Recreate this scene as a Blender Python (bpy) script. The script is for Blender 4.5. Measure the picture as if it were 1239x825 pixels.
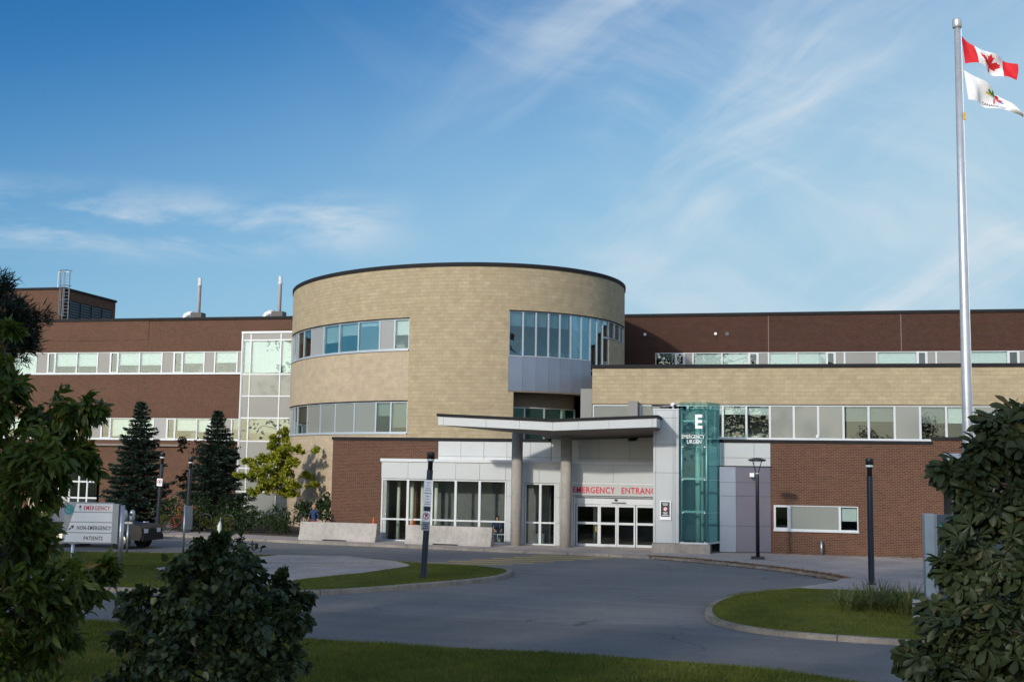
import bpy, bmesh, math, random
import numpy as np
from mathutils import Matrix, Vector
random.seed(7); rng = np.random.default_rng(11)
for o in list(bpy.data.objects): bpy.data.objects.remove(o)
SC = bpy.context.scene; COL = SC.collection
R = math.radians

# ------------------------------------------------------------------ camera
YAW, PITCH, ROLL = R(12.5), R(6.147), 0.015
r0 = Vector((math.cos(YAW), math.sin(YAW), 0)); f0 = Vector((-math.sin(YAW), math.cos(YAW), 0)); zz = Vector((0, 0, 1))
fw = f0*math.cos(PITCH) + zz*math.sin(PITCH); u0 = zz*math.cos(PITCH) - f0*math.sin(PITCH)
rt = r0*math.cos(ROLL) + u0*math.sin(ROLL); up = u0*math.cos(ROLL) - r0*math.sin(ROLL)
cd = bpy.data.cameras.new('camera'); cam = bpy.data.objects.new('camera', cd); COL.objects.link(cam)
cam.matrix_world = Matrix(((rt.x, up.x, -fw.x, 12.52), (rt.y, up.y, -fw.y, -57.28), (rt.z, up.z, -fw.z, 3.9), (0, 0, 0, 1)))
cd.sensor_width = 36; cd.lens = 36*1416/1239; cd.clip_end = 3000; cd.clip_start = 0.1
SC.camera = cam
SC.render.resolution_x = 1024; SC.render.resolution_y = 681

# ------------------------------------------------------------------ sun, sky, exposure
SUN_EL = R(21.2); SUN_PHI = R(19.8)            # sun stands behind the viewpoint, to the left
to_sun = Vector((-math.sin(SUN_PHI)*math.cos(SUN_EL), -math.cos(SUN_PHI)*math.cos(SUN_EL), math.sin(SUN_EL)))
sl = bpy.data.lights.new('sun', 'SUN'); sl.energy = 2.0; sl.angle = R(1.8); sl.color = (1.0, 0.92, 0.80)
sun = bpy.data.objects.new('sun', sl); COL.objects.link(sun); sun.location = (-40, -120, 60)
sun.rotation_euler = (-to_sun).to_track_quat('-Z', 'Y').to_euler()
SC.view_settings.view_transform = 'Standard'; SC.view_settings.look = 'None'
SC.view_settings.exposure = 0.40; SC.view_settings.gamma = 1.0
W = bpy.data.worlds.new('World'); SC.world = W; W.use_nodes = True

class NT:                                       # small node-tree helper
    def __init__(s, tree): s.t = tree; s.n = tree.nodes; s.l = tree.links
    def new(s, typ, **kw):
        n = s.n.new(typ)
        for k, v in kw.items(): setattr(n, k, v)
        return n
    def put(s, sock, val):
        if isinstance(val, bpy.types.NodeSocket): s.l.new(val, sock)
        elif val is not None:
            try: sock.default_value = val
            except Exception: sock.default_value = (val[0], val[1], val[2], 1) if len(val) == 3 else val[:3]
    def math(s, op, a, b=None, c=None, clamp=False):
        n = s.new('ShaderNodeMath', operation=op, use_clamp=clamp)
        for i, v in enumerate((a, b, c)):
            if v is not None: s.put(n.inputs[i], v)
        return n.outputs[0]
    def vmath(s, op, a, b=None):
        n = s.new('ShaderNodeVectorMath', operation=op); s.put(n.inputs[0], a)
        if b is not None: s.put(n.inputs[1], b)
        return n.outputs['Value'] if op in ('DOT_PRODUCT', 'LENGTH', 'DISTANCE') else n.outputs[0]
    def mix(s, fac, a, b, blend='MIX'):
        n = s.new('ShaderNodeMix', data_type='RGBA', blend_type=blend)
        s.put(n.inputs[0], fac); s.put(n.inputs[6], a); s.put(n.inputs[7], b); return n.outputs[2]
    def noise(s, vec, scale, detail=3, rough=0.55, dist=0.0):
        n = s.new('ShaderNodeTexNoise'); s.put(n.inputs['Vector'], vec); s.put(n.inputs['Scale'], scale)
        s.put(n.inputs['Detail'], detail); s.put(n.inputs['Roughness'], rough); s.put(n.inputs['Distortion'], dist); return n.outputs['Fac']
    def remap(s, v, a, b, c=0.0, d=1.0, smooth=False):
        n = s.new('ShaderNodeMapRange'); n.clamp = True
        if smooth: n.interpolation_type = 'SMOOTHSTEP'
        for i, q in enumerate((v, a, b, c, d)): s.put(n.inputs[i], q)
        return n.outputs[0]
    def combine(s, x, y, z):
        n = s.new('ShaderNodeCombineXYZ')
        for i, q in enumerate((x, y, z)): s.put(n.inputs[i], q)
        return n.outputs[0]

def build_sky():
    t = NT(W.node_tree)
    for n in list(t.n): t.n.remove(n)
    sky = t.new('ShaderNodeTexSky', sky_type='NISHITA'); sky.sun_disc = False
    sky.sun_elevation = SUN_EL; sky.sun_rotation = math.atan2(to_sun.x, to_sun.y)
    sky.altitude = 60; sky.air_density = 1.0; sky.dust_density = 2.0; sky.ozone_density = 3.0
    d = t.new('ShaderNodeTexCoord').outputs['Generated']
    x = t.vmath('DOT_PRODUCT', d, tuple(r0)); y = t.vmath('DOT_PRODUCT', d, tuple(f0)); z = t.vmath('DOT_PRODUCT', d, (0, 0, 1))
    # high cirrus: long soft streaks fanning over the right half, finer ripples inside
    warp = t.noise(d, 2.3, 3)
    a1 = t.math('ADD', t.math('MULTIPLY', x, 0.80), t.math('MULTIPLY', z, 0.60))
    a2 = t.math('SUBTRACT', t.math('MULTIPLY', z, 0.80), t.math('MULTIPLY', x, 0.60))
    st = t.noise(t.combine(t.math('MULTIPLY', a1, 1.6), t.math('ADD', t.math('MULTIPLY', a2, 6.5), t.math('MULTIPLY', warp, 1.4)), t.math('MULTIPLY', y, 1.6)), 1.7, 6, 0.56, 0.35)
    b1 = t.math('SUBTRACT', t.math('MULTIPLY', x, 0.90), t.math('MULTIPLY', z, 0.43))
    b2 = t.math('ADD', t.math('MULTIPLY', z, 0.90), t.math('MULTIPLY', x, 0.43))
    st2 = t.noise(t.combine(t.math('MULTIPLY', b1, 1.5), t.math('ADD', t.math('MULTIPLY', b2, 5.0), t.math('MULTIPLY', warp, 1.2)), t.math('ADD', t.math('MULTIPLY', y, 1.5), 4.2)), 1.6, 6, 0.58, 0.3)
    veil = t.noise(t.combine(t.math('ADD', x, 1.35), t.math('ADD', y, 0.4), t.math('MULTIPLY', z, 1.3)), 2.1, 2, 0.5)
    side = t.remap(x, -0.16, 0.22, 0.0, 1.0, True)
    c1 = t.math('MULTIPLY', t.remap(st, 0.44, 0.80, 0, 1, True), side)
    c2 = t.math('MULTIPLY', t.remap(st2, 0.45, 0.82, 0, 1, True), t.remap(x, -0.22, 0.1, 0.0, 0.9, True))
    cir = t.math('ADD', t.math('MULTIPLY', c1, 0.95), t.math('MULTIPLY', c2, 0.8))
    cir = t.math('ADD', cir, t.math('MULTIPLY', t.math('MULTIPLY', t.remap(veil, 0.36, 0.66, 0, 1, True), side), 0.30))
    # low bank of broken cloud, at the left of the view
    lowm = t.math('MULTIPLY', t.remap(t.math('ABSOLUTE', t.math('SUBTRACT', z, t.math('ADD', 0.206, t.math('MULTIPLY', x, 0.045)))), 0.0, 0.040, 1, 0, True), t.remap(x, -0.05, -0.17, 0.0, 1.0, True))
    lown = t.noise(t.combine(t.math('MULTIPLY', x, 6.0), t.math('MULTIPLY', z, 20.0), t.math('MULTIPLY', y, 6.0)), 1.0, 6, 0.6, 0.4)
    low = t.math('MULTIPLY', lowm, t.remap(lown, 0.38, 0.64, 0, 1, True))
    cov = t.math('ADD', cir, t.math('MULTIPLY', low, 0.95), clamp=True)
    haze = t.remap(t.math('SUBTRACT', z, t.math('MULTIPLY', x, 0.30)), 0.08, 0.475, 1.0, 0.0, True)
    bw = t.new('ShaderNodeRGBToBW'); t.put(bw.inputs[0], sky.outputs[0])
    blue = t.mix(1.0, sky.outputs[0], (0.135, 0.45, 0.66, 1), 'MULTIPLY')
    white = t.mix(1.0, (3.5, 3.9, 4.2, 1), (1, 1, 1, 1), 'MULTIPLY')
    c = t.mix(haze, blue, (1.75, 2.95, 3.8, 1))
    c = t.mix(t.remap(y, -0.75, 0.30, 0.05, 1, True), t.mix(1.0, sky.outputs[0], (0.74, 0.82, 0.96, 1), 'MULTIPLY'), c)      # towards the sun the plain pale sky
    c = t.mix(t.math('MULTIPLY', cov, 0.80), c, white)
    bg = t.new('ShaderNodeBackground'); t.put(bg.inputs[0], c); bg.inputs[1].default_value = 0.15
    out = t.new('ShaderNodeOutputWorld'); t.l.new(bg.outputs[0], out.inputs[0])
build_sky()

# ------------------------------------------------------------------ materials
MATS = {}
def new_mat(name):
    m = bpy.data.materials.new(name); m.use_nodes = True; t = NT(m.node_tree)
    for n in list(t.n): t.n.remove(n)
    out = t.new('ShaderNodeOutputMaterial'); b = t.new('ShaderNodeBsdfPrincipled'); t.l.new(b.outputs[0], out.inputs[0])
    MATS[name] = m; return m, t, b, out
def bump(t, b, h, strength=0.3, dist=0.02):
    n = t.new('ShaderNodeBump'); t.put(n.inputs['Height'], h); n.inputs['Strength'].default_value = strength; n.inputs['Distance'].default_value = dist
    t.l.new(n.outputs[0], b.inputs['Normal'])
def plain(name, col, rough=0.6, metal=0.0, var=0.12, scale=3.0, bmp=0.0, spec=0.5):
    m, t, b, o = new_mat(name)
    p = t.new('ShaderNodeNewGeometry').outputs['Position']
    n = t.noise(p, scale, 5, 0.6)
    lo = tuple(c*(1-var) for c in col)+(1,); hi = tuple(min(1, c*(1+var)) for c in col)+(1,)
    t.put(b.inputs['Base Color'], t.mix(t.remap(n, 0.3, 0.7), lo, hi))
    b.inputs['Roughness'].default_value = rough; b.inputs['Metallic'].default_value = metal; b.inputs['Specular IOR Level'].default_value = spec
    if bmp: bump(t, b, t.noise(p, scale*12, 4), bmp, 0.02)
    return m
def masonry(name, cols, mortar, bw, bh, ms, bmp, big=0.16, streak=0.0):
    m, t, b, o = new_mat(name)
    uv = t.new('ShaderNodeUVMap').outputs[0]
    br = t.new('ShaderNodeTexBrick'); t.put(br.inputs['Vector'], uv)
    br.inputs['Color1'].default_value = (0, 0, 0, 1); br.inputs['Color2'].default_value = (1, 1, 1, 1); br.inputs['Mortar'].default_value = (0.5, 0.5, 0.5, 1)
    br.inputs['Scale'].default_value = 1; br.inputs['Mortar Size'].default_value = ms; br.inputs['Mortar Smooth'].default_value = 0.2
    br.inputs['Brick Width'].default_value = bw; br.inputs['Row Height'].default_value = bh; br.inputs['Bias'].default_value = 0
    big_n = t.noise(uv, 0.35, 4, 0.6); mid = t.noise(uv, 2.2, 4, 0.6)
    sx = t.new('ShaderNodeSeparateXYZ'); t.put(sx.inputs[0], uv)
    band = t.noise(t.combine(t.math('MULTIPLY', sx.outputs[0], 0.05), t.math('MULTIPLY', sx.outputs[1], 2.4), 3.1), 1.0, 4, 0.6)
    ramp = t.new('ShaderNodeValToRGB'); cr = ramp.color_ramp
    while len(cr.elements) > 1: cr.elements.remove(cr.elements[0])
    for i, c in enumerate(cols):
        e = cr.elements[0] if i == 0 else cr.elements.new(i/(len(cols)-1)); e.position = i/(len(cols)-1); e.color = c+(1,)
    t.put(ramp.inputs[0], br.outputs['Color'])
    c = ramp.outputs[0]
    shade = t.math('ADD', t.math('ADD', t.remap(big_n, 0.3, 0.7, 1-big, 1+big), t.remap(mid, 0.3, 0.7, -0.11, 0.11)), t.remap(band, 0.3, 0.7, -streak, streak))
    c = t.mix(1.0, c, t.combine(shade, shade, shade), 'MULTIPLY')
    c = t.mix(br.outputs['Fac'], c, mortar+(1,))
    t.put(b.inputs['Base Color'], c); b.inputs['Roughness'].default_value = 0.9; b.inputs['Specular IOR Level'].default_value = 0.2
    h = t.math('ADD', t.math('MULTIPLY', br.outputs['Fac'], -1.0), t.math('MULTIPLY', t.noise(uv, 14, 4), 0.9))
    bump(t, b, h, bmp, 0.02)
    return m
masonry('red_brick', [(0.076, 0.030, 0.016), (0.097, 0.039, 0.022), (0.120, 0.051, 0.028), (0.086, 0.035, 0.019)], (0.17, 0.122, 0.092), 0.225, 0.075, 0.011, 0.35, 0.12, 0.08)
masonry('dark_brick', [(0.046, 0.018, 0.012), (0.057, 0.022, 0.015), (0.068, 0.028, 0.018), (0.050, 0.020, 0.013)], (0.095, 0.065, 0.050), 0.225, 0.075, 0.010, 0.35, 0.10, 0.05)
masonry('beige_block', [(0.385, 0.312, 0.200), (0.405, 0.330, 0.213), (0.430, 0.352, 0.230), (0.395, 0.320, 0.206)], (0.36, 0.292, 0.19), 0.40, 0.20, 0.008, 0.6, 0.05, 0.02)
masonry('beige_smooth', [(0.430, 0.345, 0.240), (0.450, 0.365, 0.255), (0.470, 0.382, 0.268), (0.44, 0.355, 0.247)], (0.40, 0.32, 0.22), 0.40, 0.20, 0.006, 0.3, 0.05, 0.015)
plain('white_panel', (0.46, 0.49, 0.51), 0.32, 0.25, 0.03, 0.5)
plain('grey_panel', (0.40, 0.43, 0.47), 0.35, 0.3, 0.04, 0.5)
plain('zinc_panel', (0.23, 0.27, 0.34), 0.36, 0.35, 0.08, 0.6)
plain('mauve_panel', (0.21, 0.195, 0.23), 0.36, 0.3, 0.05, 0.6)
plain('sign_band', (0.42, 0.44, 0.44), 0.4, 0.1, 0.03)
plain('white_frame', (0.56, 0.59, 0.61), 0.38, 0.1, 0.03)
plain('silver_frame', (0.50, 0.55, 0.58), 0.36, 0.3, 0.03)
plain('coping', (0.018, 0.018, 0.020), 0.75, 0.0, 0.2, spec=0.2)
plain('joint_dark', (0.10, 0.105, 0.11), 0.7)
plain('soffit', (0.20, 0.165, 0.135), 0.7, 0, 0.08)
plain('infill', (0.24, 0.24, 0.225), 0.22, 0.0, 0.05, 0.4)
plain('infill_light', (0.32, 0.32, 0.31), 0.3, 0.0, 0.05, 0.4)
plain('blind', (0.42, 0.46, 0.43), 0.8, 0, 0.04, 0.8)
plain('blind_grey', (0.34, 0.37, 0.35), 0.8, 0, 0.05, 0.8)
plain('room', (0.24, 0.26, 0.24), 0.85, 0, 0.25, 0.7)
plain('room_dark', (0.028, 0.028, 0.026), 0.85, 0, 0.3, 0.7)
plain('room_tan', (0.30, 0.22, 0.13), 0.7, 0, 0.2, 0.7)
plain('room_floor', (0.16, 0.15, 0.13), 0.3, 0, 0.2)
plain('pale_column', (0.52, 0.58, 0.52), 0.5, 0, 0.05)
plain('roofing', (0.16, 0.155, 0.15), 0.95, 0, 0.2, 1.0)
plain('louver', (0.035, 0.05, 0.068), 0.45, 0.3, 0.15)
plain('grille_grey', (0.21, 0.215, 0.22), 0.5, 0.2, 0.1)
plain('galvanised', (0.46, 0.48, 0.50), 0.35, 0.75, 0.12, 4)
plain('steel', (0.62, 0.63, 0.64), 0.38, 0.55, 0.08, 4)
plain('stack_metal', (0.70, 0.71, 0.72), 0.4, 0.1, 0.06, 4)
plain('pole_black', (0.018, 0.019, 0.022), 0.42, 0.2, 0.2)
plain('lens_white', (0.70, 0.72, 0.72), 0.3)
plain('sign_white', (0.84, 0.85, 0.85), 0.4, 0, 0.03)
plain('sign_grey', (0.30, 0.33, 0.36), 0.4, 0.3, 0.05)
plain('sign_slate', (0.075, 0.10, 0.13), 0.35, 0.2, 0.1)
plain('sign_pale', (0.40, 0.47, 0.53), 0.35, 0.4, 0.05)
plain('red_letter', (0.55, 0.02, 0.045), 0.4, 0, 0.05)
plain('dark_letter', (0.02, 0.025, 0.03), 0.5)
plain('navy', (0.02, 0.035, 0.10), 0.6)
plain('teal', (0.01, 0.28, 0.30), 0.4)
plain('orange', (0.75, 0.16, 0.03), 0.5)
plain('yellow_paint', (0.50, 0.33, 0.06), 0.8, 0, 0.25, 6)
plain('white_paint', (0.55, 0.55, 0.53), 0.8, 0, 0.25, 5)
plain('flag_red', (0.62, 0.012, 0.02), 0.75, 0, 0.08)
plain('flag_white', (0.78, 0.78, 0.78), 0.75, 0, 0.04)
plain('leaf_green', (0.02, 0.22, 0.06), 0.7); plain('leaf_blue', (0.02, 0.08, 0.35), 0.7); plain('leaf_gold', (0.65, 0.36, 0.04), 0.7)
plain('car_black', (0.008, 0.009, 0.011), 0.38, 0.0, 0.1, spec=0.3)
plain('car_blue', (0.03, 0.12, 0.42), 0.22, 0.3, 0.1, spec=0.6)
plain('rubber', (0.012, 0.012, 0.012), 0.85)
plain('car_glass', (0.02, 0.025, 0.03), 0.06, 0, 0.05, spec=0.9)
plain('chrome', (0.6, 0.6, 0.6), 0.18, 0.95, 0.02)
plain('headlamp', (0.6, 0.62, 0.64), 0.15)
plain('skin', (0.48, 0.26, 0.18), 0.6); plain('cloth_dark', (0.014, 0.014, 0.02), 0.9); plain('cloth_navy', (0.02, 0.04, 0.10), 0.9)
plain('cloth_red', (0.30, 0.03, 0.04), 0.9); plain('hair_dark', (0.02, 0.013, 0.01), 0.7); plain('hair_fair', (0.30, 0.17, 0.09), 0.7); plain('jeans', (0.03, 0.05, 0.11), 0.9)
plain('soil', (0.045, 0.036, 0.026), 0.95, 0, 0.3, 4, 0.6)
plain('copper_pipe', (0.12, 0.10, 0.09), 0.5, 0.4)

def concrete(name, col, stain=0.22, scale=1.0):
    m, t, b, o = new_mat(name); p = t.new('ShaderNodeNewGeometry').outputs['Position']
    n1 = t.noise(p, 0.5*scale, 5, 0.62); n2 = t.noise(p, 5*scale, 5, 0.65); n3 = t.noise(p, 60, 3)
    sp = t.new('ShaderNodeSeparateXYZ'); t.put(sp.inputs[0], p)
    drip = t.noise(t.combine(t.math('MULTIPLY', sp.outputs[0], 6), t.math('MULTIPLY', sp.outputs[1], 6), t.math('MULTIPLY', sp.outputs[2], 0.7)), 1.0, 4, 0.6)
    s = t.math('ADD', t.remap(n1, 0.3, 0.7, 1-stain, 1+stain*0.6), t.math('ADD', t.remap(n2, 0.3, 0.7, -0.10, 0.10), t.math('ADD', t.remap(n3, 0.3, 0.7, -0.06, 0.06), t.remap(drip, 0.35, 0.7, 0.06, -0.10))))
    t.put(b.inputs['Base Color'], t.mix(1.0, col+(1,), t.combine(s, s, s), 'MULTIPLY')); b.inputs['Roughness'].default_value = 0.9; b.inputs['Specular IOR Level'].default_value = 0.25
    bump(t, b, t.math('ADD', n2, t.math('MULTIPLY', n3, 0.4)), 0.35, 0.01); return m
concrete('concrete_walk', (0.42, 0.36, 0.32)); concrete('concrete_kerb', (0.30, 0.262, 0.222), 0.3, 2.0)
concrete('concrete_barrier', (0.42, 0.39, 0.355), 0.22, 1.6); concrete('concrete_column', (0.36, 0.335, 0.30), 0.12); concrete('concrete_plinth', (0.30, 0.27, 0.235), 0.3, 2)

def asphalt():
    m, t, b, o = new_mat('asphalt'); p = t.new('ShaderNodeNewGeometry').outputs['Position']
    sp = t.new('ShaderNodeSeparateXYZ'); t.put(sp.inputs[0], p); X, Y = sp.outputs[0], sp.outputs[1]
    grain = t.noise(p, 70, 3, 0.7); mid = t.noise(p, 2.6, 6, 0.65); big = t.noise(p, 0.22, 4, 0.6)
    # darker strip along the front: newer paving plus painted-in tree shade, its seam wobbling
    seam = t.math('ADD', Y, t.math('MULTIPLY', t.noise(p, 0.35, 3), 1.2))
    lane_shade = t.remap(seam, -27.0, -26.5, 1.0, 0.0)
    # long tyre-polished streaks that follow the drive
    trk = t.noise(t.combine(t.math('MULTIPLY', X, 0.10), t.math('MULTIPLY', t.math('ADD', Y, t.math('MULTIPLY', X, 0.08)), 1.5), 1.7), 1.0, 4, 0.55)
    col = t.mix(lane_shade, (0.190, 0.182, 0.172, 1), (0.158, 0.153, 0.148, 1))
    s = t.math('ADD', t.remap(big, 0.3, 0.7, 0.90, 1.10), t.math('ADD', t.math('ADD', t.remap(mid, 0.3, 0.7, -0.08, 0.08), t.remap(t.noise(p, 9.0, 5, 0.75), 0.3, 0.7, -0.15, 0.15)), t.math('ADD', t.remap(grain, 0.25, 0.75, -0.30, 0.30), t.remap(trk, 0.3, 0.7, -0.09, 0.09))))
    col = t.mix(1.0, col, t.combine(s, s, s), 'MULTIPLY')
    # pale dried-silt streak and a few cracks
    dx = t.math('ABSOLUTE', t.math('SUBTRACT', X, 8.9)); dy = t.math('ABSOLUTE', t.math('SUBTRACT', t.math('ADD', Y, t.math('MULTIPLY', t.noise(p, 1.1, 3), 0.5)), -26.45))
    silt = t.math('MULTIPLY', t.remap(dx, 0.6, 2.1, 1, 0, True), t.remap(dy, 0.0, 0.30, 1, 0, True))
    silt = t.math('MULTIPLY', silt, t.remap(t.noise(p, 3.0, 5, 0.7), 0.34, 0.6))
    col = t.mix(t.math('MULTIPLY', silt, 0.8), col, (0.24, 0.235, 0.23, 1))
    vor = t.new('ShaderNodeTexVoronoi', feature='DISTANCE_TO_EDGE'); t.put(vor.inputs['Vector'], t.vmath('ADD', t.vmath('MULTIPLY', p, (0.16, 0.22, 0.2)), t.combine(t.math('MULTIPLY', t.noise(p, 0.8, 4), 0.35), t.math('MULTIPLY', t.noise(p, 1.0, 4), 0.35), 0))); vor.inputs['Scale'].default_value = 1
    crack = t.math('MULTIPLY', t.remap(vor.outputs['Distance'], 0.0, 0.006, 1, 0), t.remap(t.noise(p, 0.3, 2), 0.45, 0.6))
    col = t.mix(t.math('MULTIPLY', crack, 0.75), col, (0.03, 0.03, 0.032, 1))
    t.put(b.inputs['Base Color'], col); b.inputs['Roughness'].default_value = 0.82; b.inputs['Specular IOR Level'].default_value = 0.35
    bump(t, b, grain, 0.4, 0.008)
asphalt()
def turf():
    m, t, b, o = new_mat('turf'); p = t.new('ShaderNodeNewGeometry').outputs['Position']
    n = t.noise(p, 1.1, 5, 0.65); n2 = t.noise(p, 14, 4, 0.7)
    c = t.mix(t.remap(n, 0.3, 0.7), (0.075, 0.088, 0.018, 1), (0.112, 0.122, 0.026, 1)); c = t.mix(t.remap(n2, 0.45, 0.8, 0, 0.45), c, (0.085, 0.085, 0.035, 1))
    t.put(b.inputs['Base Color'], c); b.inputs['Roughness'].default_value = 0.95; b.inputs['Specular IOR Level'].default_value = 0.1
    bump(t, b, n2, 0.8, 0.04)
turf()
def leafmat(name, lo, hi, odd=None, oddp=0.06, trans=0.3, rough=0.45, spec=0.35):
    m, t, b, o = new_mat(name)
    g = t.new('ShaderNodeNewGeometry'); oi = t.new('ShaderNodeObjectInfo')
    rr = t.math('FRACT', t.math('ADD', g.outputs['Random Per Island'], oi.outputs['Random']))
    n = t.noise(g.outputs['Position'], 1.3, 3)
    c = t.mix(t.math('ADD', t.math('MULTIPLY', rr, 0.7), t.remap(n, 0.35, 0.65, -0.1, 0.4), clamp=True), lo+(1,), hi+(1,))
    if odd: c = t.mix(t.math('GREATER_THAN', rr, 1-oddp), c, odd+(1,))
    t.put(b.inputs['Base Color'], c); b.inputs['Roughness'].default_value = rough; b.inputs['Specular IOR Level'].default_value = spec
    tr = t.new('ShaderNodeBsdfTranslucent'); t.put(tr.inputs[0], t.mix(1.0, c, (1.25, 1.35, 0.6, 1), 'MULTIPLY'))
    mx = t.new('ShaderNodeMixShader'); mx.inputs[0].default_value = trans; t.l.new(b.outputs[0], mx.inputs[1]); t.l.new(tr.outputs[0], mx.inputs[2]); t.l.new(mx.outputs[0], o.inputs[0])
leafmat('leaf_ash', (0.060, 0.098, 0.020), (0.13, 0.175, 0.034), (0.13, 0.10, 0.03), 0.04)
leafmat('leaf_lilac', (0.026, 0.046, 0.019), (0.056, 0.084, 0.033), (0.11, 0.13, 0.03), 0.05, 0.2, 0.4, 0.45)
leafmat('leaf_chestnut', (0.026, 0.039, 0.016), (0.046, 0.064, 0.025), (0.085, 0.075, 0.03), 0.02, 0.22, 0.5, 0.3)
leafmat('leaf_yellow', (0.26, 0.27, 0.02), (0.46, 0.45, 0.045), (0.12, 0.16, 0.02), 0.2, 0.35)
leafmat('leaf_shrub', (0.020, 0.042, 0.014), (0.045, 0.078, 0.024), None, 0, 0.2)
leafmat('leaf_bed', (0.05, 0.075, 0.015), (0.13, 0.14, 0.03), None, 0, 0.25)
leafmat('leaf_bronze', (0.035, 0.030, 0.012), (0.06, 0.055, 0.02), None, 0, 0.2)
leafmat('leaf_lily', (0.07, 0.10, 0.028), (0.17, 0.19, 0.06), (0.20, 0.17, 0.06), 0.08, 0.25)
leafmat('needle_spruce', (0.014, 0.030, 0.020), (0.030, 0.052, 0.034), None, 0, 0.1)
leafmat('needle_pine', (0.012, 0.022, 0.014), (0.022, 0.036, 0.020), None, 0, 0.1)
leafmat('leaf_far', (0.04, 0.065, 0.018), (0.07, 0.10, 0.028), None, 0, 0.25)
leafmat('grass_blade', (0.092, 0.118, 0.018), (0.180, 0.195, 0.038), (0.16, 0.14, 0.06), 0.07, 0.3, 0.6, 0.2)
leafmat('litter', (0.18, 0.085, 0.03), (0.34, 0.19, 0.085), None, 0, 0.1, 0.8, 0.1)
leafmat('flower', (0.55, 0.10, 0.05), (0.70, 0.28, 0.08), None, 0, 0.2)
plain('bark', (0.075, 0.058, 0.045), 0.95, 0, 0.3, 6, 0.6); plain('bark_grey', (0.11, 0.10, 0.09), 0.95, 0, 0.3, 6, 0.5)

def glassmat(name, tint, refl, rough=0.0, rcol=(0.9, 1.0, 1.0), add=0.75):
    m = bpy.data.materials.new(name); m.use_nodes = True; t = NT(m.node_tree)
    for n in list(t.n): t.n.remove(n)
    out = t.new('ShaderNodeOutputMaterial'); tr = t.new('ShaderNodeBsdfTransparent'); tr.inputs[0].default_value = tint+(1,)
    gl = t.new('ShaderNodeBsdfGlossy'); gl.inputs['Roughness'].default_value = rough; gl.inputs['Color'].default_value = rcol+(1,)
    p = t.new('ShaderNodeNewGeometry').outputs['Position']; bn = t.new('ShaderNodeBump'); bn.inputs['Strength'].default_value = 0.05; bn.inputs['Distance'].default_value = 0.02
    t.put(bn.inputs['Height'], t.noise(p, 0.9, 2)); t.l.new(bn.outputs[0], gl.inputs['Normal'])
    fr = t.new('ShaderNodeFresnel'); fr.inputs['IOR'].default_value = 1.5
    f = t.math('ADD', refl, t.math('MULTIPLY', fr.outputs[0], add), clamp=True)
    mx = t.new('ShaderNodeMixShader'); t.put(mx.inputs[0], f); t.l.new(tr.outputs[0], mx.inputs[1]); t.l.new(gl.outputs[0], mx.inputs[2]); t.l.new(mx.outputs[0], out.inputs[0])
    MATS[name] = m
glassmat('glass', (0.935, 0.982, 0.982), 0.02); glassmat('glass_bay', (0.78, 0.90, 0.93), 0.05, rcol=(0.8, 0.95, 1.0)); glassmat('glass_dark', (0.74, 0.78, 0.77), 0.04)
glassmat('glass_teal', (0.70, 0.865, 0.87), 0.0, rcol=(0.5, 0.8, 0.82), add=0.6); glassmat('glass_lobby', (0.95, 0.97, 0.95), 0.0, add=0.55)
def spandrel():
    m, t, b, o = new_mat('spandrel_glass'); b.inputs['Base Color'].default_value = (0.235, 0.25, 0.225, 1); b.inputs['Roughness'].default_value = 0.04
    b.inputs['IOR'].default_value = 1.55; b.inputs['Specular IOR Level'].default_value = 0.5
spandrel()

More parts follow.
